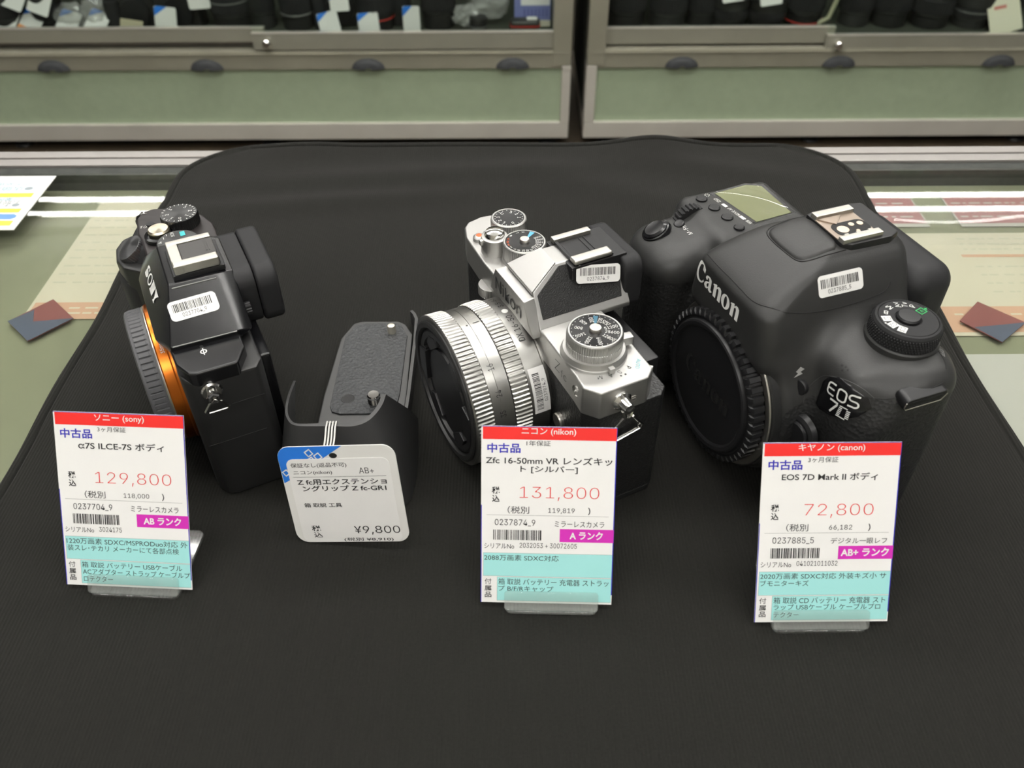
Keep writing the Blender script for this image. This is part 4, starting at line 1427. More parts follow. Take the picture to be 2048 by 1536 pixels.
for q in ((-1.7, 1.7, -1.5, -1.25), (-1.7, 1.7, 1.25, 1.5), (-1.7, -1.45, -1.5, 1.5), (1.45, 1.7, -1.5, 1.5), (1.9, 3.1, -.15, .15), (2.35, 2.65, -.6, .6)):
    ga.box(*q, 92.0, 92.12, M=MA)
ga.text('A', M=MA, h=1.5, z=92.12, bold=-.01)
ob('auto_mark', ga, GREEN, mo)
def skin(name, g, F, m, **k):
    return ob(name, conform(g, F, **k), m, C_, smooth=0, flip=False)

# front lettering: high contrast roman letters drawn as outlines
def letter(g, outer, holes, x, y, k, mi=0):
    """Outline with optional counter, filled as a strip."""
    bm = bmesh.new()
    def loop(pts):
        vs2 = [bm.verts.new((x + p[0] * k, y + p[1] * k, .18)) for p in pts]
        return [bm.edges.new((vs2[i], vs2[(i + 1) % len(vs2)])) for i in range(len(vs2))]
    es = loop(outer)
    for hh in holes:
        es += loop(hh)
    bmesh.ops.triangle_fill(bm, edges=es, use_beauty=True)
    bmesh.ops.subdivide_edges(bm, edges=[e for e in bm.edges if e.calc_length() > 1.6], cuts=2)
    bmesh.ops.triangulate(bm, faces=bm.faces)
    bm.verts.index_update()
    g.add([q.co.copy() for q in bm.verts], [[q.index for q in f_.verts] for f_ in bm.faces], mi)
    bm.free()
def arc(cx, cy, rx, ry, a0, a1, n=10):
    return [(cx + rx * math.cos(R(a0 + (a1 - a0) * i / n)), cy + ry * math.sin(R(a0 + (a1 - a0) * i / n))) for i in range(n + 1)]
LC = arc(4.6, 5.6, 4.6, 5.8, 62, 322, 18) + [(7.6, 3.0)] + arc(5.4, 5.6, 2.9, 4.6, 312, 75, 14) + [(6.0, 7.6), (8.2, 6.6), (8.4, 9.0)]
LA = [(0.4, 5.4), (1.0, 6.9), (2.6, 7.5), (4.4, 7.4), (5.6, 6.6), (5.8, 5.4), (5.8, 1.4), (7.0, 1.2), (7.0, 0.6), (5.6, -.2), (4.0, .2), (3.6, 1.2), (2.4, .1), (1.0, .1), (.0, 1.2), (.2, 2.6), (1.4, 3.8), (3.6, 4.6), (3.6, 5.8), (2.8, 6.5), (2.2, 6.0), (2.2, 5.0), (1.4, 4.6)]
LAh = [(3.6, 3.9), (2.4, 3.2), (2.0, 2.2), (2.4, 1.5), (3.0, 1.4), (3.6, 2.0)]
LN = [(0, 6.4), (2.6, 7.5), (3.1, 7.3), (3.1, 6.2), (4.4, 7.4), (5.8, 7.5), (7.0, 6.6), (7.2, 5.2), (7.2, 0), (4.8, 0), (4.8, 5.2), (4.3, 6.0), (3.6, 5.8), (3.1, 5.2), (3.1, 0), (.7, 0), (.7, 5.8), (0, 5.8)]
LO = arc(3.6, 3.7, 3.6, 3.9, 0, 345, 22)
LOh = arc(3.6, 3.7, 1.25, 3.1, 0, 345, 22)
gl_ = G()
k = .86
for pts, hs, x in ((LC, [], 0), (LA, [LAh], 8.9), (LN, [], 16.4), (LO, [LOh], 24.2), (LN, [], 32.0)):
    letter(gl_, pts, hs, x * k, 0, k)
skin('front_lettering', gl_, frame((25.6, 46, 80.0), (-1, 0, 0), (0, 0, 1)), WHITE)

# badge with model lettering on the left front
BFr = frame((-41.2, 26.4, 60.2), (-.957, -.26, .1), (-.05, -.2, .98))
bd = G()
bp_ = [(0.6, 8.2), (-1.6, 11.8), (-6.0, 14.0), (-12.5, 13.6), (-18.6, 11.0), (-20.6, 7.6), (-17.5, 2.6), (-13, -.6), (-7, -2.6), (-1.6, -3.4), (0.6, -2.0)]
bp_ = [(-p[0], p[1]) for p in bp_]
vv = []
for sc2, zz in ((1, .05), (.96, .35), (.7, .4), (.4, .4), (.1, .4)):
    for i in range(len(bp_)):
        a_, b_2 = bp_[i], bp_[(i + 1) % len(bp_)]
        for j in range(3):
            p = (a_[0] + (b_2[0] - a_[0]) * j / 3, a_[1] + (b_2[1] - a_[1]) * j / 3)
            vv.append((9.5 + (p[0] - 9.5) * sc2, 5.5 + (p[1] - 5.5) * sc2, zz))
n_ = 3 * len(bp_)
ff = [(k_ * n_ + i, k_ * n_ + (i + 1) % n_, (k_ + 1) * n_ + (i + 1) % n_, (k_ + 1) * n_ + i) for k_ in range(4) for i in range(n_)]
ff.append(tuple(4 * n_ + i for i in range(n_)))
bd.add(vv, ff)
ob('model_badge', conform(bd, BFr), GLOSS_BLACK, C_, wn=False, smooth=50)
bt = G()
# EOS drawn as rounded strokes
def stroke(g, pts, w, z, closed=False, mi=0):
    P = [Vector((p[0], p[1])) for p in pts]
    n = len(P)
    L_, R_ = [], []
    for i in range(n):
        a_ = P[i - 1] if (i or closed) else P[i]
        b_2 = P[(i + 1) % n] if (i < n - 1 or closed) else P[i]
        t_ = (b_2 - a_).normalized()
        m_ = Vector((-t_.y, t_.x)) * w / 2
        L_.append(P[i] + m_)
        R_.append(P[i] - m_)
    v = []
    for l_, r_ in zip(L_, R_):
        v += [(l_.x, l_.y, z), (r_.x, r_.y, z)]
    g.add(v, [(2 * i, 2 * i + 1, 2 * ((i + 1) % n) + 1, 2 * ((i + 1) % n)) for i in range(n if closed else n - 1)], mi)
ox, oy, kk = 2.6, 5.6, .55
def tr(pts):
    return [(ox + p[0] * kk, oy + p[1] * kk) for p in pts]
E_ = [(7, 9.4), (3, 9.4)] + arc(3, 7, 2.4, 2.4, 90, 180, 4) + [(.6, 3)] + arc(3, 3, 2.4, 2.4, 180, 270, 4) + [(7, .6)]
stroke(bt, tr(E_), .7, .55)
stroke(bt, tr([(.8, 5), (6.6, 5)]), .7, .55)
stroke(bt, [(ox + (p[0] + 9.3) * kk, oy + p[1] * kk) for p in [(q[0], q[1]) for q in rr_pts(.6, .6, 7.6, 9.4, 2.4, 5)]], .7, .55, True)
S_ = [(7, 9.4), (2.6, 9.4)] + arc(2.6, 7.2, 2.2, 2.2, 90, 270, 6) + [(5, 5)] + arc(5, 2.8, 2.2, 2.2, 90, -90, 6) + [(.4, .6)]
stroke(bt, [(ox + (p[0] + 18.6) * kk, oy + p[1] * kk) for p in S_], .7, .55)
stroke(bt, [(5.4, 4.3), (9.4, 4.3), (9.2, 3.6), (6.7, -.6)], .85, .55)
for i in range(7):
    y = 4.1 - i * .75
    w0 = 10.4 - i * .1
    w1 = 14.2 if i in (0, 6) else 15.0
    if i in (0, 6):
        stroke(bt, [(w0, y), (w1 - .4, y)], .45, .55)
    else:
        stroke(bt, [(w0, y), (w0 + 1.4, y)], .45, .55)
        stroke(bt, [(w1 - 1.5, y), (w1, y)], .45, .55)
skin('model_lettering', bt, BFr, WHITE)
# buttons on the front
FB = frame((-34.8, 32.2, 62.8), (-1, -.2, 0), (0, -.1, 1))
ob('flash_button', G().lathe([(0, -1), (3.3, -1), (3.3, .4), (2.9, .8), (0, 1.0)], 36, M=FB), PLASTIC, C_)
fm = G()
logo_poly(fm, [(-.9, 2.2), (.8, 2.2), (.2, .7), (1.3, .5), (-.5, -2.3), (-.2, -.2), (-1.2, -.1)], None, 0, 0, 1.15, 1.15, .15)
def body_normal(p, e=.3):
    p = np.array([p], float)
    n = np.array([(body_sdf(p + np.eye(3)[k] * e) - body_sdf(p - np.eye(3)[k] * e))[0] for k in range(3)])
    return Vector(n / np.linalg.norm(n))
def flat_mark(name, g, p, xd, m):
    # a small print lying on the tangent plane of the skin
    n = body_normal(p)
    p = Vector(p) - n * float(body_sdf(np.array([p], float))[0])
    x = Vector(xd) - n * n.dot(Vector(xd))
    F_ = frame(p + n * .08, x, n.cross(x))
    g.v = [tuple(F_ @ Vector(q)) for q in g.v]
    return ob(name, g, m, C_, smooth=0, flip=False)
flat_mark('flash_mark', fm, (-32.3, 32.7, 68.3), (-1, -.2, 0), GREY_PRINT)
flat_mark('index_mark', G().poly([(-.9, -1.6), (.9, -1.6), (.9, 1.6), (-.9, 1.6)]), (-24.8, -4.4, 88.0), (1, 0, .2), GREY_PRINT)
flat_mark('off_mark', G().text('OFF', h=1.9), (-53.4, -13.0, 82.4), (-.75, .66, 0), GREY_PRINT)
RB = frame((-41.5, 31, 44.3), (-1, -.15, 0), (0, 0, 1))
ob('lens_release', G().lathe([(0, 0), (8.6, 0), (8.0, 2.2), (6.4, 3.0), (5.8, 2.2), (5.6, 3.4), (5.0, 4.0), (0, 4.2)], 44, M=RB), PLASTIC, C_)
mc = G()
for x, y in ((-42.6, 79), (-44.6, 78.4), (-46.2, 77.2), (-44, 76.6)):
    pass
for dx, dy in ((-1.6, .8), (0, .9), (1.4, .2), (-.4, -.8)):
    mc.lathe([(.5, .12), (0, .14)], 10, M=T(dx, dy, 0))
skin('microphone_holes', mc, frame((-44.5, 23.2, 77.7), (-1, -.2, .2), (0, -.6, .8)), DEEP)
# strap lug
g = G()
LU = frame((-64.3, 3, 75.2), (0, -1, 0), (-.2, 0, 1))
g.prism(rr_pts(-9.6, -3.2, 9.6, 2.6, 2.2), -3.5, 2.6, .6, 2, M=LU)
ob('strap_lug', g, PLASTIC, C_)
ob('lug_slot', G().prism(rr_pts(-7.4, -1.2, 7.2, 1.2, 1.1), 2.3, 2.75, .1, M=LU), DEEP, C_)
ob('lug_edge', G().tube([LU @ Vector(p) for p in ((9.4, .5, 2.6), (8.0, -2.9, 2.8), (-8.0, -2.9, 2.8), (-9.3, -1.2, 2.7), (-9.3, 1.4, 2.6))], .22), STEEL, C_)
# mount, cap
CZ = 40.6
CA = T(-1.2, 0, CZ) @ AY
ob('lens_mount', G().lathe([(0, 40), (38.2, 40), (38.2, 43.2), (37.6, 43.8), (0, 43.8)], 128, M=CA), SATIN_BLACK, C_)
ob('mount_ring', G().lathe([(37.0, 43.6), (37.2, 44.2), (36.8, 44.7), (34, 44.7)], 128, M=CA), STEEL, C_)
cpf = lambda i: -1.5 if (i % 8) in (5, 6, 7) else 0
ob('body_cap', G().lathe([(0, 44.6), (33.2, 44.6), (34.6, 45.2, 1), (34.6, 50.2, 1), (33.2, 50.9, 1), (31.6, 51.0), (31.0, 50.4), (30.2, 50.4), (29.8, 52.0), (29.0, 52.4), (27.5, 52.2), (26.5, 51.3), (0, 51.3)], 8 * 52, M=CA, mod=cpf), PLASTIC, C_)
CFc = frame((-1.2, 51.35, CZ), (-1, 0, 0), (0, 0, 1))
gc = G()
k = .9
for pts, hs, x in ((LC, [], 0), (LA, [LAh], 8.9), (LN, [], 16.4), (LO, [LOh], 24.2), (LN, [], 32.0)):
    letter(gc, pts, hs, (x - 19.6) * k, -3.2, k)
ob('cap_lettering', gc, mat('cap_relief', (0.02, 0.02, 0.02), 0.25), C_, smooth=0).matrix_local = Matrix.Translation((-1.2 * MM, 51.3 * MM, CZ * MM)) @ Matrix(((-1, 0, 0, 0), (0, 0, 1, 0), (0, 1, 0, 0), (0, 0, 0, 1)))
# top right: display, buttons, wheel, shutter
lcdp = [(74.4, 12.4), (44.2, 7.4), (45.8, -13.0), (72, -13.4), (76.2, -6.6)]
ob('display_frame', G().prism([(74.9, 14.2), (43.2, 9.0), (45.2, -14.4), (73, -14.9), (77.4, -7)][::-1], 84.6, 86.2, .5, 2), GLOSS_BLACK, C_)
ob('status_display', G().prism([(73.4, 11.6), (45.0, 6.9), (46.4, -12.2), (71.5, -12.6), (75.2, -6.2)][::-1], 86.0, 86.4, .15), mat('lcd_green', (0.20, 0.215, 0.115), 0.25, spec=.6), C_)
wv, wf = [], []
na, nb = 18, 12
for j in range(nb + 1):
    for i in range(na + 1):
        u_, v_ = i / na, j / nb
        x0_ = 44.4 + (46.0 - 44.4) * v_
        x1_ = 74.4 + (74.0 - 74.4) * v_
        yA, yB = 7.6 + (12.2 - 7.6) * u_, -12.9 + (-11.0 + 12.9) * u_ * u_
        x = x0_ + (x1_ - x0_) * u_
        y = yA + (yB - yA) * v_
        z = 86.5 + .7 * math.sin(math.pi * v_) * math.sin(math.pi * u_) ** .5 + .22 * math.sin(8 * u_ + 5 * v_) * math.sin(math.pi * v_)
        wv.append((x, y, z))
for j in range(nb):
    for i in range(na):
        a_ = j * (na + 1) + i
        wf.append((a_, a_ + 1, a_ + na + 2, a_ + na + 1))
ob('display_window', G().add(wv, wf), clear_mat('display_film', (.9, .9, .86), .03, 1.55), C_, wn=False, smooth=80)
for x, y, z, r in ((71.0, 20.1, 86.0, 2.6), (61.9, 18.7, 86.1, 2.7), (52.7, 17.4, 86.1, 2.7), (43.5, 16.8, 86.0, 2.4)):
    ob('top_button', G().lathe([(0, -1), (r + .5, -1), (r + .5, .1), (r + .1, .15), (r, .9), (r * .8, 1.25), (0, 1.1)], 32, M=T(x, y, z)), PLASTIC, C_)
N1 = frame((61.5, 36.5, 82.0), (1, 0, 0), (0, .9, -.42))
ob('function_button', G().lathe([(0, -1), (2.6, -1), (2.4, .6), (1.9, .9), (0, .7)], 30, M=N1), PLASTIC, C_)
ob('main_wheel', G().lathe([(0, -2.2), (8.2, -2.2, 1), (8.4, 0, 1), (8.2, 2.2, 1), (0, 2.2)], 96, M=frame((65.5, 28.5, 79.6), (0, 1, 0), (0, 0, 1)), mod=lambda i: -.7 if i % 4 > 1 else 0), RUBBER, C_)
N2 = frame((63.0, 47.4, 80.2), (1, -.15, 0), (.1, .86, -.5))
ob('shutter_button', G().lathe([(0, -1.5), (7.2, -1.5), (6.6, .4), (5.9, .6), (5.8, 1.2), (4.5, 1.9), (0, 1.5)], 44, M=N2 @ Matrix.Diagonal((.92, 1, 1, 1))), GLOSS_BLACK, C_)
wt = G()
DR = R(9)
def along(x):
    return 14.6 - (74 - x) * .165
for s, x, h in (('WB', 46.0, 1.7), ('·', 48.2, 1.7), ('DRIVE·AF', 55.6, 1.65), ('·', 64.0, 1.6), ('ISO', 67.6, 1.8)):
    wt.text(s, M=T(x, along(x) + .3, 0) @ Matrix.Rotation(DR, 4, 'Z'), h=h, z=86.35, sx=.85, bold=.01)
for x in (50.2, 62.4):
    wt.box(-1.5, 1.5, -.85, .85, 86.1, 86.33, M=T(x, along(x) + .3, 0) @ Matrix.Rotation(DR, 4, 'Z'))
for k_ in range(8):
    wt.box(.8, 1.3, -.12, .12, 86.1, 86.35, M=T(73.4, 15.8, 0) @ Matrix.Rotation(R(45 * k_), 4, 'Z'))
ob('display_markings', wt, WHITE, C_, smooth=0)
skin('function_mark', G().text('M-Fn', h=2.0, z=.12), T(55.6, 35.6, 90), WHITE, start=8)
# label
sk = Vector((-17.3, 23.3, 101.9))
SLF = frame((-20.4, 24.0, 94.4), (-.02, -1, 0), (3.0, 0, 7.3))
g = G()
nxl, nyl = 18, 8
v_, f_ = [], []
for p in rr_pts(0, 0, 20.3, 8.3, 1.6, 6):
    v_.append((p[0], p[1], .12))
g.add(v_, [tuple(range(len(v_)))])
bm = bmesh.new()
vs3 = [bm.verts.new(p) for p in v_]
bm.faces.new(vs3)
for cut in range(1, 12):
    bmesh.ops.bisect_plane(bm, geom=bm.verts[:] + bm.edges[:] + bm.faces[:], plane_co=(20.3 * cut / 12, 0, 0), plane_no=(1, 0, 0))
for cut in range(1, 6):
    bmesh.ops.bisect_plane(bm, geom=bm.verts[:] + bm.edges[:] + bm.faces[:], plane_co=(0, 8.3 * cut / 6, 0), plane_no=(0, 1, 0))
bm.verts.index_update()
g = G()
g.add([q.co.copy() for q in bm.verts], [[q.index for q in f2.verts] for f2 in bm.faces])
bm.free()
g.barcode(1.2, 3.4, 18.2, 6.8, 1, None, .2, 9, 30)
g.text('0237885_5', (4.2, 1.0, 14.6, 2.8), 1, None, .2)
o = ob('barcode_label', conform(g, SLF), [LABEL, INK], C_, 'white barcode label', smooth=0, flip=False)

# ------------------------------------------------------------------ extension grip with its hanging tag (front centre left)
GX, GY = -70.0, 300.0
X_ = thing('extension_grip', 'black extension grip plate with screw and flared wall lying between the two mirrorless cameras', 'camera grip', (GX, GY, 0.5))
lc_ = lambda pts: [(p[0] - GX, p[1] - GY) for p in pts]
BRASS_P = mat('plated_screw', (0.85, 0.80, 0.68), 0.38, .85)
GRIP = mat('grip_metal', (0.055, 0.055, 0.054), 0.42, 0.3)
GRIP_PAD = mat('grip_pad', (0.034, 0.036, 0.038), 0.55, bump=('voronoi', 620, 0.5, 0.9))
plate = lc_([(-92, 246), (-92, 300), (-90, 343), (-85, 355.5), (-81, 357.5), (-61, 357.5), (-57, 355), (-52.5, 346), (-51.5, 300), (-52, 262), (-58, 250), (-64, 246)])
ob('base_plate', G().prism(plate[::-1], 0, 6.6, .9, 2), GRIP, X_)
pad = lc_([(-87.6, 291), (-87.6, 344), (-83, 352.6), (-79, 354.6), (-62, 354.6), (-59, 353), (-55, 344), (-54.8, 300), (-56, 286), (-82, 285.6), (-86.2, 287.2)])
ob('rubber_pad', G().prism(pad[::-1], 6.2, 7.5, .35, 2), GRIP_PAD, X_)
ob('threaded_hole', G().lathe([(3.4, 7.45), (3.1, 7.7), (2.8, 7.5), (2.7, 6.9)], 36, M=T(-79.6 - GX, 296 - GY, 0)), GRIP, X_)
ob('hole_floor', G().lathe([(2.8, 7.52), (0, 7.53)], 32, M=T(-79.6 - GX, 296 - GY, 0)), DEEP, X_)
scw = [(0, 7.4), (2.6, 7.4)]
for k in range(4):
    scw += [(2.6, 8.0 + k * 1.1), (3.1, 8.5 + k * 1.1)]
scw += [(3.1, 12.0), (3.1, 12.7), (2.6, 13.3), (0, 13.2)]
ob('camera_screw', G().lathe(scw, 40, M=T(-66.3 - GX, 293 - GY, 0)), CHROME, X_)
ob('locating_pin', G().lathe([(0, 7.4), (2.2, 7.4), (2.2, 11.0), (1.8, 12.0), (0, 12.6)], 36, M=T(-63.4 - GX, 347 - GY, 0)), BRASS_P, X_)
# thin rim along the right edge
rp = lc_([(-54.4, 363.0), (-52.6, 360.4), (-51.0, 356), (-50.4, 340), (-50.2, 300), (-50.6, 276)])
rim = G()
v, f = [], []
for i, p in enumerate(rp):
    q = rp[min(i + 1, len(rp) - 1)]
    o_ = rp[max(i - 1, 0)]
    t_ = (Vector(q) - Vector(o_)).normalized()
    n_ = Vector((-t_.y, t_.x)) * .8
    for s_, z_ in ((1, .2), (1, 9.4), (-1, 9.4), (-1, .2)):
        v.append((p[0] + n_.x * s_, p[1] + n_.y * s_, z_))
for i in range(len(rp) - 1):
    for k in range(4):
        l = (k + 1) % 4
        f.append((i * 4 + k, i * 4 + l, (i + 1) * 4 + l, (i + 1) * 4 + k))
f += [(0, 1, 2, 3), tuple(4 * (len(rp) - 1) + k for k in (3, 2, 1, 0))]
rim.add(v, f)
ob('side_rim', rim, GRIP, X_)


def smooth_path(pts, n=8):
    """Catmull-Rom through the points."""
    P = [Vector(p) for p in pts]
    P = [P[0] * 2 - P[1]] + P + [P[-1] * 2 - P[-2]]
    out = []
    for i in range(1, len(P) - 2):
        for k in range(n):
            t = k / n
            a, b, c, d = P[i - 1], P[i], P[i + 1], P[i + 2]
            out.append(.5 * ((2 * b) + (c - a) * t + (2 * a - 5 * b + 4 * c - d) * t * t + (3 * b - a - 3 * c + d) * t ** 3))
    out.append(P[-2])
    return out


topp = smooth_path([(-95.6, 272.5, 41), (-96.6, 263, 40.2), (-96.0, 254.5, 39.8), (-93.2, 248.4, 39.8), (-89.5, 245.8, 40), (-82, 245.4, 40), (-74.6, 245.4, 40), (-66.5, 245.2, 40), (-61.2, 247.2, 40.2), (-57.6, 251.2, 40.6), (-55.0, 257.5, 40.8), (-54.2, 263.5, 40.8)], 6)
mid_ = smooth_path([(-100.2, 273, 20), (-100.9, 262, 20), (-100.4, 251, 20), (-97.0, 242.5, 20), (-91, 239.0, 20), (-82, 238.2, 20), (-74.6, 238, 20), (-64, 237.4, 20), (-55, 238.5, 20), (-49.5, 243.0, 20), (-47.4, 256, 20), (-47.6, 276, 20)], 6)
botp = smooth_path([(-101.8, 274, 0), (-102.2, 262, 0), (-101.5, 250, 0), (-97.5, 240.5, 0), (-91, 236.6, 0), (-82, 235.6, 0), (-74.6, 235.4, 0), (-63, 234.4, 0), (-52, 234.5, 0), (-45.0, 239, 0), (-43.5, 260, 0), (-45.8, 290, 0)], 6)
up_ = [a.lerp(b, .5) + Vector((0, 0, 0)) for a, b in zip(mid_, topp)]
cen = Vector((-74, 285, 0))
rows = [botp, [a.lerp(b, .5) for a, b in zip(botp, mid_)], mid_, up_, topp]
TH = [4, 3.2, 2.6, 2.2, 1.9]
n_ = len(topp)
v, f = [], []
for r_, th in zip(rows, TH):
    for i, p in enumerate(r_):
        a_, b_ = r_[max(i - 1, 0)], r_[min(i + 1, n_ - 1)]
        t_ = (b_ - a_)
        nn_ = Vector((-t_.y, t_.x, 0)).normalized()
        thk = th * (.55 + .45 * min(1, max(0, (p.x + 94) / 16)))
        v.append((p.x - GX, p.y - GY, p.z))
        q = p + nn_ * thk
        v.append((q.x - GX, q.y - GY, p.z))
for k in range(len(rows) - 1):
    for i in range(n_ - 1):
        a_ = (k * n_ + i) * 2
        b_ = ((k + 1) * n_ + i) * 2
        f.append((a_, a_ + 2, b_ + 2, b_))
        f.append((a_ + 1, b_ + 1, b_ + 3, a_ + 3))
for k in range(len(rows) - 1):
    for i in (0, n_ - 1):
        a_ = (k * n_ + i) * 2
        b_ = ((k + 1) * n_ + i) * 2
        f.append((a_, b_, b_ + 1, a_ + 1))
k = len(rows) - 1
for i in range(n_ - 1):
    for kk_ in (0, k):
        a_ = (kk_ * n_ + i) * 2
        f.append((a_, a_ + 1, a_ + 3, a_ + 2))
g = G()
g.add(v, f)
ob('grip_wall', g, mat('grip_shell', (0.030, 0.030, 0.030), 0.42), X_, smooth=50)

# hang tag leaning on the grip
a, b, c = R(-6.9), R(73.8), R(7.0)
HM = T(-68.4, 221.2, 25.1) @ Matrix.Rotation(a, 4, 'Z') @ Matrix.Rotation(b, 4, 'X') @ Matrix.Rotation(c, 4, 'Z')
HT = thing('hang_tag', 'white price tag reading 9,800 with blue corner leaning on the extension grip', 'price tag', M=HM)
HW, HH = 48.7, 46.3
O = T(-HW / 2, -HH / 2, 0)
g = G(O)
g.prism(rr_pts(0, 0, HW, HH, 5.2, 7), -.45, 0)
co = [(0.0, 29.0), (23.6, HH), (5.2, HH)] + [(5.2 + 5.2 * math.cos(R(q)), HH - 5.2 + 5.2 * math.sin(R(q))) for q in (110, 130, 150, 170)] + [(0, HH - 5.2)]
co = [(27.5, HH - .05), (3.0, 30.8), (.3, 29.4)] + [(.05, HH - 5.2)] + [(5.2 + 5.15 * math.cos(R(q)), HH - 5.2 + 5.15 * math.sin(R(q))) for q in (170, 150, 130, 110, 92)]
g.poly(co, 1, z=.05)


def sqr(x, y, s, rot, w):
    A = Matrix.Rotation(R(rot), 4, 'Z')
    for q in ((-s, s, -s, -s + w), (-s, s, s - w, s), (-s, -s + w, -s, s), (s - w, s, -s, s)):
        p = [A @ Vector((q[0], q[2], 0)), A @ Vector((q[1], q[2], 0)), A @ Vector((q[1], q[3], 0)), A @ Vector((q[0], q[3], 0))]
        g.poly([(x + k_.x, y + k_.y) for k_ in p], 2, z=.1)


sqr(13.4, 43.3, 1.45, 33, .5)
sqr(16.9, 41.6, 1.45, 33, .5)
sqr(13.9, 40.0, 1.3, 33, .5)
sqr(2.1, 34.3, 1.3, 33, .5)
g.prism(rr_pts(3.0, -.3 + .5, 45.6, 40.6, 3.0, 5), .02, .16, mi=2)
ob('tag_card', g, [TAG_PAPER, TAG_BLUE, LABEL], HT, smooth=0)
g = G(O)
tx = lambda s, bx, bold=.006: g.text(s, bx, z=.24, bold=bold)
tx('保証なし(返品不可)', (4.7, 36.4, 28.0, 38.8))
tx('ニコン(nikon)', (5.2, 33.1, 21.4, 35.2))
tx('AB+', (32.7, 33.5, 38.8, 36.2), .02)
tx('Z fc用エクステンショ', (5.8, 28.4, 43.3, 31.2), .02)
tx('ングリップ Z fc-GR1', (7.5, 25.3, 42.7, 28.1), .02)
tx('箱 取説 工具', (6.6, 17.6, 22.7, 19.7), .015)
tx('税', (7.4, 5.7, 11.3, 8.6), .015)
tx('込', (7.8, 2.5, 11.5, 5.2), .015)
tx('¥9,800', (25.7, 3.7, 45.2, 8.1), .012)
tx('(税別 ¥8,910)', (20.5, .35, 41.7, 2.3), .01)
g.poly([(4.6, 32.1), (43.5, 32.1), (43.5, 32.25), (4.6, 32.25)], z=.2)
ob('tag_print', g, INK, HT, smooth=0)
ob('string_hole', G(O).lathe([(1.5, .2), (0, .22)], 24, M=T(23.3, 42.0, 0) @ Matrix.Diagonal((1.1, .8, 1, 1))), DEEP, HT)
# string: four strands over the wall, one end through the hole
Hi = HM.inverted()
g = G()
WHT = mat('string_white', (0.62, 0.61, 0.58), 0.8)
for k in range(4):
    x = -76.0 + k * 1.25
    pts = [(x + 2.2 - k * .55, 228.0, 43.0), (x + .6 - k * .12, 229.5, 42.5), (x - .1, 236.5, 41.4), (x - .8, 243.0, 41.2), (x - .9, 245.2, 41.1), (x - .9, 247.8, 40.6), (x - .9, 249.0, 34), (x - .9, 248.6, 24)]
    if k == 0:
        pts = [(-71.8, 226.6, 41.6)] + pts
    P = smooth_path(pts, 5)
    g.tube([tuple(Hi @ p) for p in P], .36, 7)
ob('string', g, WHT, HT)

# ------------------------------------------------------------------ glass cases across the aisle and their stock
CASE_DARK = mat('case_interior', (0.045, 0.05, 0.036), 0.8)
OLIVE_L = mat('pale_olive_metal', (0.33, 0.32, 0.25), 0.35, 0.3, noise=(11, 0.16))
LIP = mat('bright_edge', (0.75, 0.72, 0.64), 0.3, 0.6)
DOME_GREY = mat('dome_dark_grey', (0.04, 0.043, 0.045), 0.7)
SHELF_Z = -384.0


def glass_case(label, x0, x1, posts, doors, bumps, feet, lock):
    c = thing('glass_case', label, 'display case', (0, 0, 0), group='glass cases across the aisle')
    Y = 1800
    ob('base_frame', G().box(x0, x1, Y, Y + 430, -604, -566, 2), ALU, c)
    for a, b, i0, i1 in posts:
        ob('corner_post', G().box(a, b, Y, Y + 44, -437, 330, 2), OLIVE_L, c)
        ob('lower_post', G().box(i0, i1, Y - .5, Y + 44, -566, -437.2, 1.5), ALU, c)
    ob('lower_panel', G().box(x0 + 10, x1 - 10, Y + 9, Y + 16, -566, -443), GREEN_PANEL, c)
    g = G().box(x0 + 6, x1 - 6, Y + 2, Y + 46, -443, -404, 1.5)
    g.box(x0 + 6, x1 - 6, Y - .6, Y + 3, -411, -407.6, .5)
    ob('door_track', g, OLIVE_L, c)
    ob('shelf_board', G().box(x0 + 8, x1 - 8, Y + 36, Y + 412, SHELF_Z - 12, SHELF_Z), CASE_DARK, c)
    for a, b in ((x0 + .5, x0 + 4), (x1 - 4, x1 - .5)):
        ob('gap_shade_panel', G().box(a, b, Y + 45, Y + 429, -565, 329), CASE_DARK, c)  # dark sheets added to keep the gap between the cases black
    ob('back_panel', G().box(x0 + 8, x1 - 8, Y + 415, Y + 428, SHELF_Z, 320), CASE_DARK, c)
    ob('top_frame', G().box(x0, x1, Y, Y + 430, 330, 365, 2), OLIVE_L, c)
    for k, (a, b, y, zt, zb) in enumerate(doors):
        d = ob('sliding_door', G().box(a, b, y, y + 12, zb, zt, 1), OLIVE, c)
        ob('pane', G().box(a + 1, b - 1, y + 4, y + 8, zt, 328), CASE_GLASS, d)
        ob('door_edge', G().box(a, b, y - .4, y + 12, zt, zt + 2.2, .6), LIP, d)
        if lock and k == 1:
            ob('lock', G().lathe([(0, 0), (10, 0), (9.4, 10), (7, 13), (0, 13)], 24, M=frame((lock, y, (zt + zb) / 2 - 2), (1, 0, 0), (0, 0, 1))), CHROME, d)
    for x in bumps:
        g = G()
        n = 14
        for i in range(n):
            a0, a1 = math.pi * i / n, math.pi * (i + 1) / n
            for r0, r1, y0, y1 in ((1, .62, 0, -6), (.62, .2, -6, -8)):
                P = lambda a, r, y: (x + 36 * r * math.cos(a), Y + 1.8 + y, -442.5 + 24 * r * math.sin(a))
                g.add([P(a0, r0, y0), P(a1, r0, y0), P(a1, r1, y1), P(a0, r1, y1)], [(0, 1, 2, 3)])
        ob('track_dome', g, DOME_GREY, c, smooth=70)  # dark half-domes along the front of the track
    for x in feet:
        ob('levelling_foot', G().lathe([(0, FZ + .2), (22, FZ + .2), (20, FZ + 5), (9, FZ + 9), (9, -604), (0, -604)], 24, M=T(x, Y + 40, 0)), PLASTIC, c)
    return c


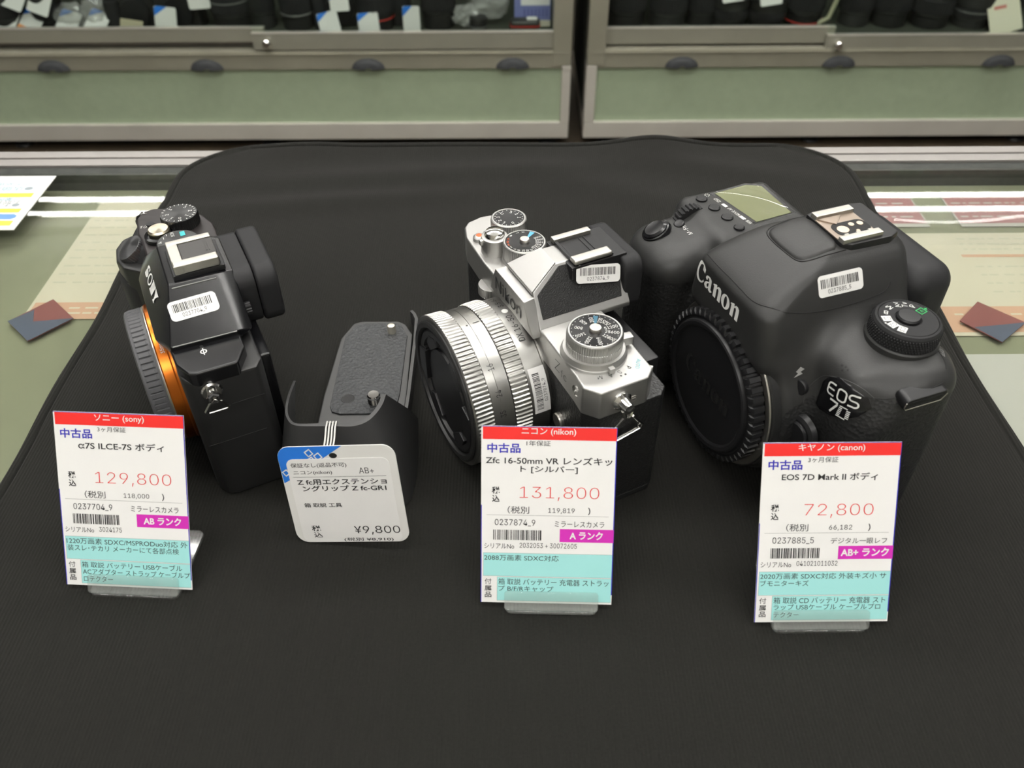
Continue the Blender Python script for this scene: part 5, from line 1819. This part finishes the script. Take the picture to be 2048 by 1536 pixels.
glass_case('long glass case full of tagged cameras across the aisle at the left', -1500, 131, ((91, 131, 112, 131.5), (-1500, -1460, -1500, -1480)),
           ((-1455, -520, 1818, -361, -389), (-545, 91, 1803, -367, -401)), (-985, -654, -306, 5), (-1138, 86, -560), -514)
glass_case('long glass case full of black lenses across the aisle at the right', 165, 1720, ((165, 204, 165, 188), (1680, 1720, 1700, 1720)),
           ((204, 690, 1818, -366, -398), (671, 1680, 1803, -378, -411), ), (370, 709, 1054), (226, 1181, 700), 696)

LENS_BLACKS = [mat('lens_black_a', (0.018, 0.018, 0.017), 0.45), mat('lens_black_b', (0.028, 0.028, 0.026), 0.5)]
RED_RING = mat('lens_red_ring', (0.45, 0.04, 0.03), 0.4)
LGREY = mat('lens_grey_ring', (0.20, 0.20, 0.19), 0.4)


def stock_lens(label, x, y, r, h, ring=None, mi=0, group='lenses standing in the glass cases'):
    t = thing('camera_lens', label, 'camera lens', (x, y, SHELF_Z + .3), group=group)
    M = LENS_BLACKS[mi]
    ob('barrel', G().lathe([(0, 0), (r * .86, 0), (r * .9, 3), (r * .9, h * .26), (r * .97, h * .28), (r * .97, h * .33)], 40), M, t)
    ob('zoom_ring', G().lathe([(r * .95, h * .33), (r, h * .345, 1), (r, h * .62, 1), (r * .95, h * .64)], 96, mod=lambda i: -r * .04 if i % 2 else 0), RUBBER, t)
    ob('front_barrel', G().lathe([(r * .93, h * .64), (r * .93, h * .68), (r, h * .70), (r, h), (r * .9, h)], 40), M, t)
    ob('front_cap', G().lathe([(r * .92, h * .99), (r * .9, h * 1.02), (0, h * 1.02)], 40), PLASTIC, t)
    if ring:
        ob('coloured_ring', G().lathe([(r * .975, h * ring[1]), (r * .995, h * ring[1] + .5), (r * .995, h * ring[1] + 2.4), (r * .975, h * ring[1] + 3)], 40), ring[0], t)
    return t


def stock_body(label, x, y, w, h, d, rot, strap=False):
    t = thing('camera', label, 'camera', (x, y, SHELF_Z + .3), R(rot), group='cameras in the left glass case')
    ob('body', G().prism(rr_pts(-w / 2, -d / 2, w / 2, d / 2, 9), 0, h * .76, 3, 2), LENS_BLACKS[0], t)
    ob('viewfinder_hump', G().hull([(-w * .2, -d * .45, h * .74), (w * .2, -d * .45, h * .74), (-w * .2, d * .4, h * .74), (w * .2, d * .4, h * .74), (-w * .11, -d * .3, h), (w * .11, -d * .3, h), (-w * .11, d * .25, h), (w * .11, d * .25, h)], 2), LENS_BLACKS[1], t)
    ob('hand_grip', G().prism(rr_pts(-w / 2 - 1, -d / 2 - 16, -w / 2 + 30, 0, 11), 0, h * .68, 4, 2), RUBBER, t)
    ob('body_cap', G().lathe([(0, 0), (30, 0), (31, 3), (30, 11), (27, 12), (0, 11)], 40, M=frame((4, -d / 2, h * .38), (1, 0, 0), (0, 0, 1))), PLASTIC, t)
    ob('dial', G().lathe([(0, 0), (10, 0), (10, 8), (0, 9)], 28, M=T(w * .36, 0, h * .75)), PLASTIC, t)
    return t


def shop_tag(label, x, y, z, tilt, rot, w=46, h=52, orange=False, yaw=0.0):
    """Hanging price tag leaning back by tilt from the vertical; x, z mark its lower middle."""
    z += w / 2 * abs(math.sin(R(rot))) * math.cos(R(tilt)) + .6
    M = T(x, y, z) @ Matrix.Rotation(R(yaw), 4, 'Z') @ Matrix.Rotation(R(90 - tilt), 4, 'X') @ Matrix.Rotation(R(rot), 4, 'Z')
    g = G()
    g.prism(rr_pts(-w / 2, 0, w / 2, h, 4, 4), -.5, 0)
    g.poly([(-w / 2 + .2, h * .62), (w * .08, h - .1), (-w / 2 + 4, h - .1), (-w / 2 + .2, h - 4)], 1, z=.1)
    ms = [TAG_PAPER, TAG_BLUE]
    if orange:
        g.poly([(-w / 2 + .5, .3), (w / 2 - .5, .3), (w / 2 - .5, h * .2), (-w / 2 + .5, h * .2)], 2, z=.1)
        ms.append(mat('tag_orange', (0.80, 0.28, 0.06), .5))
    o = ob('hang_tag', g, ms, smooth=0)
    place(o, M)
    return tag(o, label, 'price tag', 'price tags in the glass cases')


def crumple(label, x, y, rx, ry, rz, seed):
    rnd = random.Random(seed)
    bm = bmesh.new()
    bmesh.ops.create_icosphere(bm, subdivisions=3, radius=1)
    for v in bm.verts:
        k = 1 + rnd.uniform(-.16, .16)
        v.co = Vector((v.co.x * rx * k, v.co.y * ry * k, max(v.co.z, -.8) * rz * k + rz * .92))
    g = G().bm(bm)
    o = ob('plastic_bag', g, BAG, smooth=0, wn=False)
    o.location = Vector((x, y, SHELF_Z + rz * .3)) * MM
    return tag(o, label, 'plastic bag', 'clear plastic bags in the left case')


# left case, from the left edge of the picture to the post
stock_lens('black lens behind the leaning tags at the far left of the left case', -1085, 1885, 36, 92, None, 1)
stock_lens('black lens behind the orange edged tag in the left case', -1000, 1890, 34, 84)
crumple('clear bag behind the slanted tag beside the orange edged one', -945, 1880, 34, 26, 26, 4)
crumple('clear bag left of the beige card in the left case', -892, 1886, 33, 26, 29, 7)
stock_body('black camera body behind the beige card in the left case', -815, 1905, 112, 92, 42, 8)
stock_body('black camera body behind the upright tag at left centre of the left case', -715, 1908, 96, 98, 44, -4)
stock_lens('wide black lens left of the sliding door lock', -602, 1890, 44, 120, (LGREY, .5))
stock_lens('dull black lens straight behind the sliding door lock', -540, 1900, 30, 110, None, 1)
stock_lens('black lens with grey ring right of the sliding door lock', -462, 1895, 36, 104, (LGREY, .3))
stock_body('black camera body behind the two stacked tags right of the lock', -375, 1912, 104, 96, 42, 5)
stock_lens('black lens with red ring behind the middle tag of the left case', -290, 1888, 40, 106, (RED_RING, .22))
stock_lens('black lens left of the tall white tag', -243, 1912, 27, 100)
stock_lens('tall black lens right of the tall white tag', -155, 1896, 38, 118)
crumple('clear bag at the right of the tall black lens in the left case', -92, 1868, 30, 22, 24, 9)
stock_lens('small black lens before the shiny bag', -68, 1846, 19, 34, (LGREY, .45))
crumple('shiny clear bag behind the small black lens', -45, 1905, 40, 26, 34, 12)
t = thing('lens_case', 'small dark pouch with red trim before the blue leaflet', 'pouch', (32, 1846, SHELF_Z + .3))
ob('body', G().prism(rr_pts(-32, -15, 32, 15, 9), 0, 30, 6, 3), LENS_BLACKS[1], t)
ob('red_trim', G().prism(rr_pts(-32.6, -15.6, 32.6, 15.6, 9), 17, 20), RED_RING, t)
ob('snap_button', G().lathe([(0, 0), (4, 0), (3.4, 2), (0, 2.4)], 20, M=frame((0, -15, 8), (1, 0, 0), (0, 0, 1))), CHROME, t)
ob('end_tab', G().prism(rr_pts(4, -8, 26, 8, 3), 29.5, 32, .5), LABEL, t)
g = G()
g.box(0, 78, -1, 0, 0, 96)
PURPLE = mat('leaflet_blue', (0.17, 0.19, 0.42), .6)
g.poly([(14, -1.1, 43), (76, -1.1, 43), (76, -1.1, 94), (14, -1.1, 94)], 1)
g.poly([(20, -1.1, 0), (78, -1.1, 0), (78, -1.1, 13), (20, -1.1, 13)], 2)
for i in range(7):
    g.poly([(20 + i * 8, -1.1, 20), (23.5 + i * 8, -1.1, 20), (23.5 + i * 8, -1.1, 36), (20 + i * 8, -1.1, 36)], 3)
o = ob('leaflet', g, [PURPLE, LABEL, mat('leaflet_cream', (0.62, 0.58, 0.45), .6), mat('leaflet_dark_blue', (0.09, 0.10, 0.28), .6)], smooth=0)
place(o, T(10, 1885, SHELF_Z + .3) @ Matrix.Rotation(R(-8), 4, 'X'))
tag(o, 'blue and white leaflet standing at the right end of the left case', 'leaflet')
g = G().box(-24, 24, -.5, .5, 0, 34)
o = ob('note_card', g, mat('beige_card', (0.42, 0.38, 0.26), .7), smooth=0)
place(o, T(-812, 1838, SHELF_Z + .3) @ Matrix.Rotation(R(-24), 4, 'X') @ Matrix.Rotation(R(8), 4, 'Y'))
tag(o, 'beige card right of the two slanted tags in the left case', 'card')
TZ = SHELF_Z + 1.2
shop_tag('white tag at the top edge, second row, far left', -1035, 1868, -312, 20, -10)
shop_tag('white tag cut by the left edge, upper row', -1053, 1846, -334, 40, -22)
shop_tag('white tag at the top edge right of the far left one', -972, 1866, -312, 25, -12)
shop_tag('white tag above the orange edged tag', -1001, 1846, -345, 30, -20)
shop_tag('white tag with orange lower edge at the left of the left case', -1036, 1842, TZ, 42, -26, orange=True)
shop_tag('white tag cut by the left edge, lower row', -1090, 1842, TZ, 45, -20)
shop_tag('slanted white tag right of the orange edged tag', -957, 1842, TZ, 48, -18)
shop_tag('slanted white tag left of the beige card', -896, 1842, TZ, 48, -22)
shop_tag('upright white tag with blue corner at left centre of the left case', -736, 1842, TZ + 2, 14, -6)
shop_tag('white tag at the top edge left of the sliding door lock', -657, 1858, -336, 12, 4)
shop_tag('white tag above the tilted tag right of the lock', -360, 1852, -340, 15, 3, w=40, h=36)
shop_tag('white tag tilted to the left under another tag, right of the lock', -382, 1838, TZ, 20, 12, w=44, h=42)
shop_tag('white tag with blue corner before the red ringed lens', -300, 1838, TZ, 15, 4, w=44, h=42)
shop_tag('tall white tag standing between two black lenses', -209, 1838, TZ + 3, 6, 0, w=36, h=54)
# right case
stock_lens('wide black lens next to the left post of the right case', 252, 1896, 45, 116)
stock_lens('black lens second from the left post of the right case', 342, 1890, 42, 108, (LGREY, .62), 1)
stock_lens('black lens left of the first tag in the right case', 418, 1900, 34, 96)
stock_lens('black lens under the first tag in the right case', 478, 1892, 38, 60, None, 1)
stock_lens('black lens under the second tag in the right case', 556, 1886, 40, 56, (LGREY, .8))
stock_lens('black lens with red ring left of the bent strip', 640, 1892, 41, 112, (RED_RING, .1))
stock_lens('black lens right of the bent strip', 752, 1900, 37, 98, None, 1)
stock_lens('black lens third from the right card', 828, 1896, 41, 104, (LGREY, .84))
stock_lens('black lens second from the right card', 915, 1890, 44, 92)
stock_lens('black lens just left of the big white card', 1002, 1886, 40, 64, (LGREY, .5), 1)
stock_lens('black lens partly behind the big white card', 1072, 1892, 36, 52, (LGREY, .7))
shop_tag('white tag at the top edge, left one of two in the right case', 470, 1842, SHELF_Z + 60, 25, 8)
shop_tag('white tag at the top edge, right one of two in the right case', 551, 1842, SHELF_Z + 53, 25, 8)
for x, nm in ((262, 'first'), (598, 'second')):
    pass
g = G()
g.box(-34, 34, -.6, 0, 0, 96)
g.text('¥', (-8, 52, -2, 58), 1, M=frame((0, -.7, 0), (1, 0, 0), (0, 0, 1)), z=.05) if False else g.poly([(-20, -.7, 52), (6, -.7, 50), (6, -.7, 57), (-20, -.7, 59)], 1)
o = ob('price_card', g, [mat('cream_card', (0.80, 0.76, 0.60), .6), mat('faded_red', (0.62, 0.22, 0.18), .6)], smooth=0)
place(o, T(1062, 1830, SHELF_Z + .5) @ Matrix.Rotation(R(-25), 4, 'X') @ Matrix.Rotation(R(-16), 4, 'Y'))
tag(o, 'big cream white card leaning at the right edge of the right case', 'price card')
g = G()
g.tube([(660, 1850, SHELF_Z + 1), (664, 1850, SHELF_Z + 18), (680, 1850, SHELF_Z + 28), (690, 1850, SHELF_Z + 70), (694, 1850, SHELF_Z + 130)], 5, 8)
tag(ob('shelf_bracket', g, mat('cream_strip', (0.40, 0.38, 0.26), .6)), 'bent cream strip standing among the lenses of the right case', 'bracket')
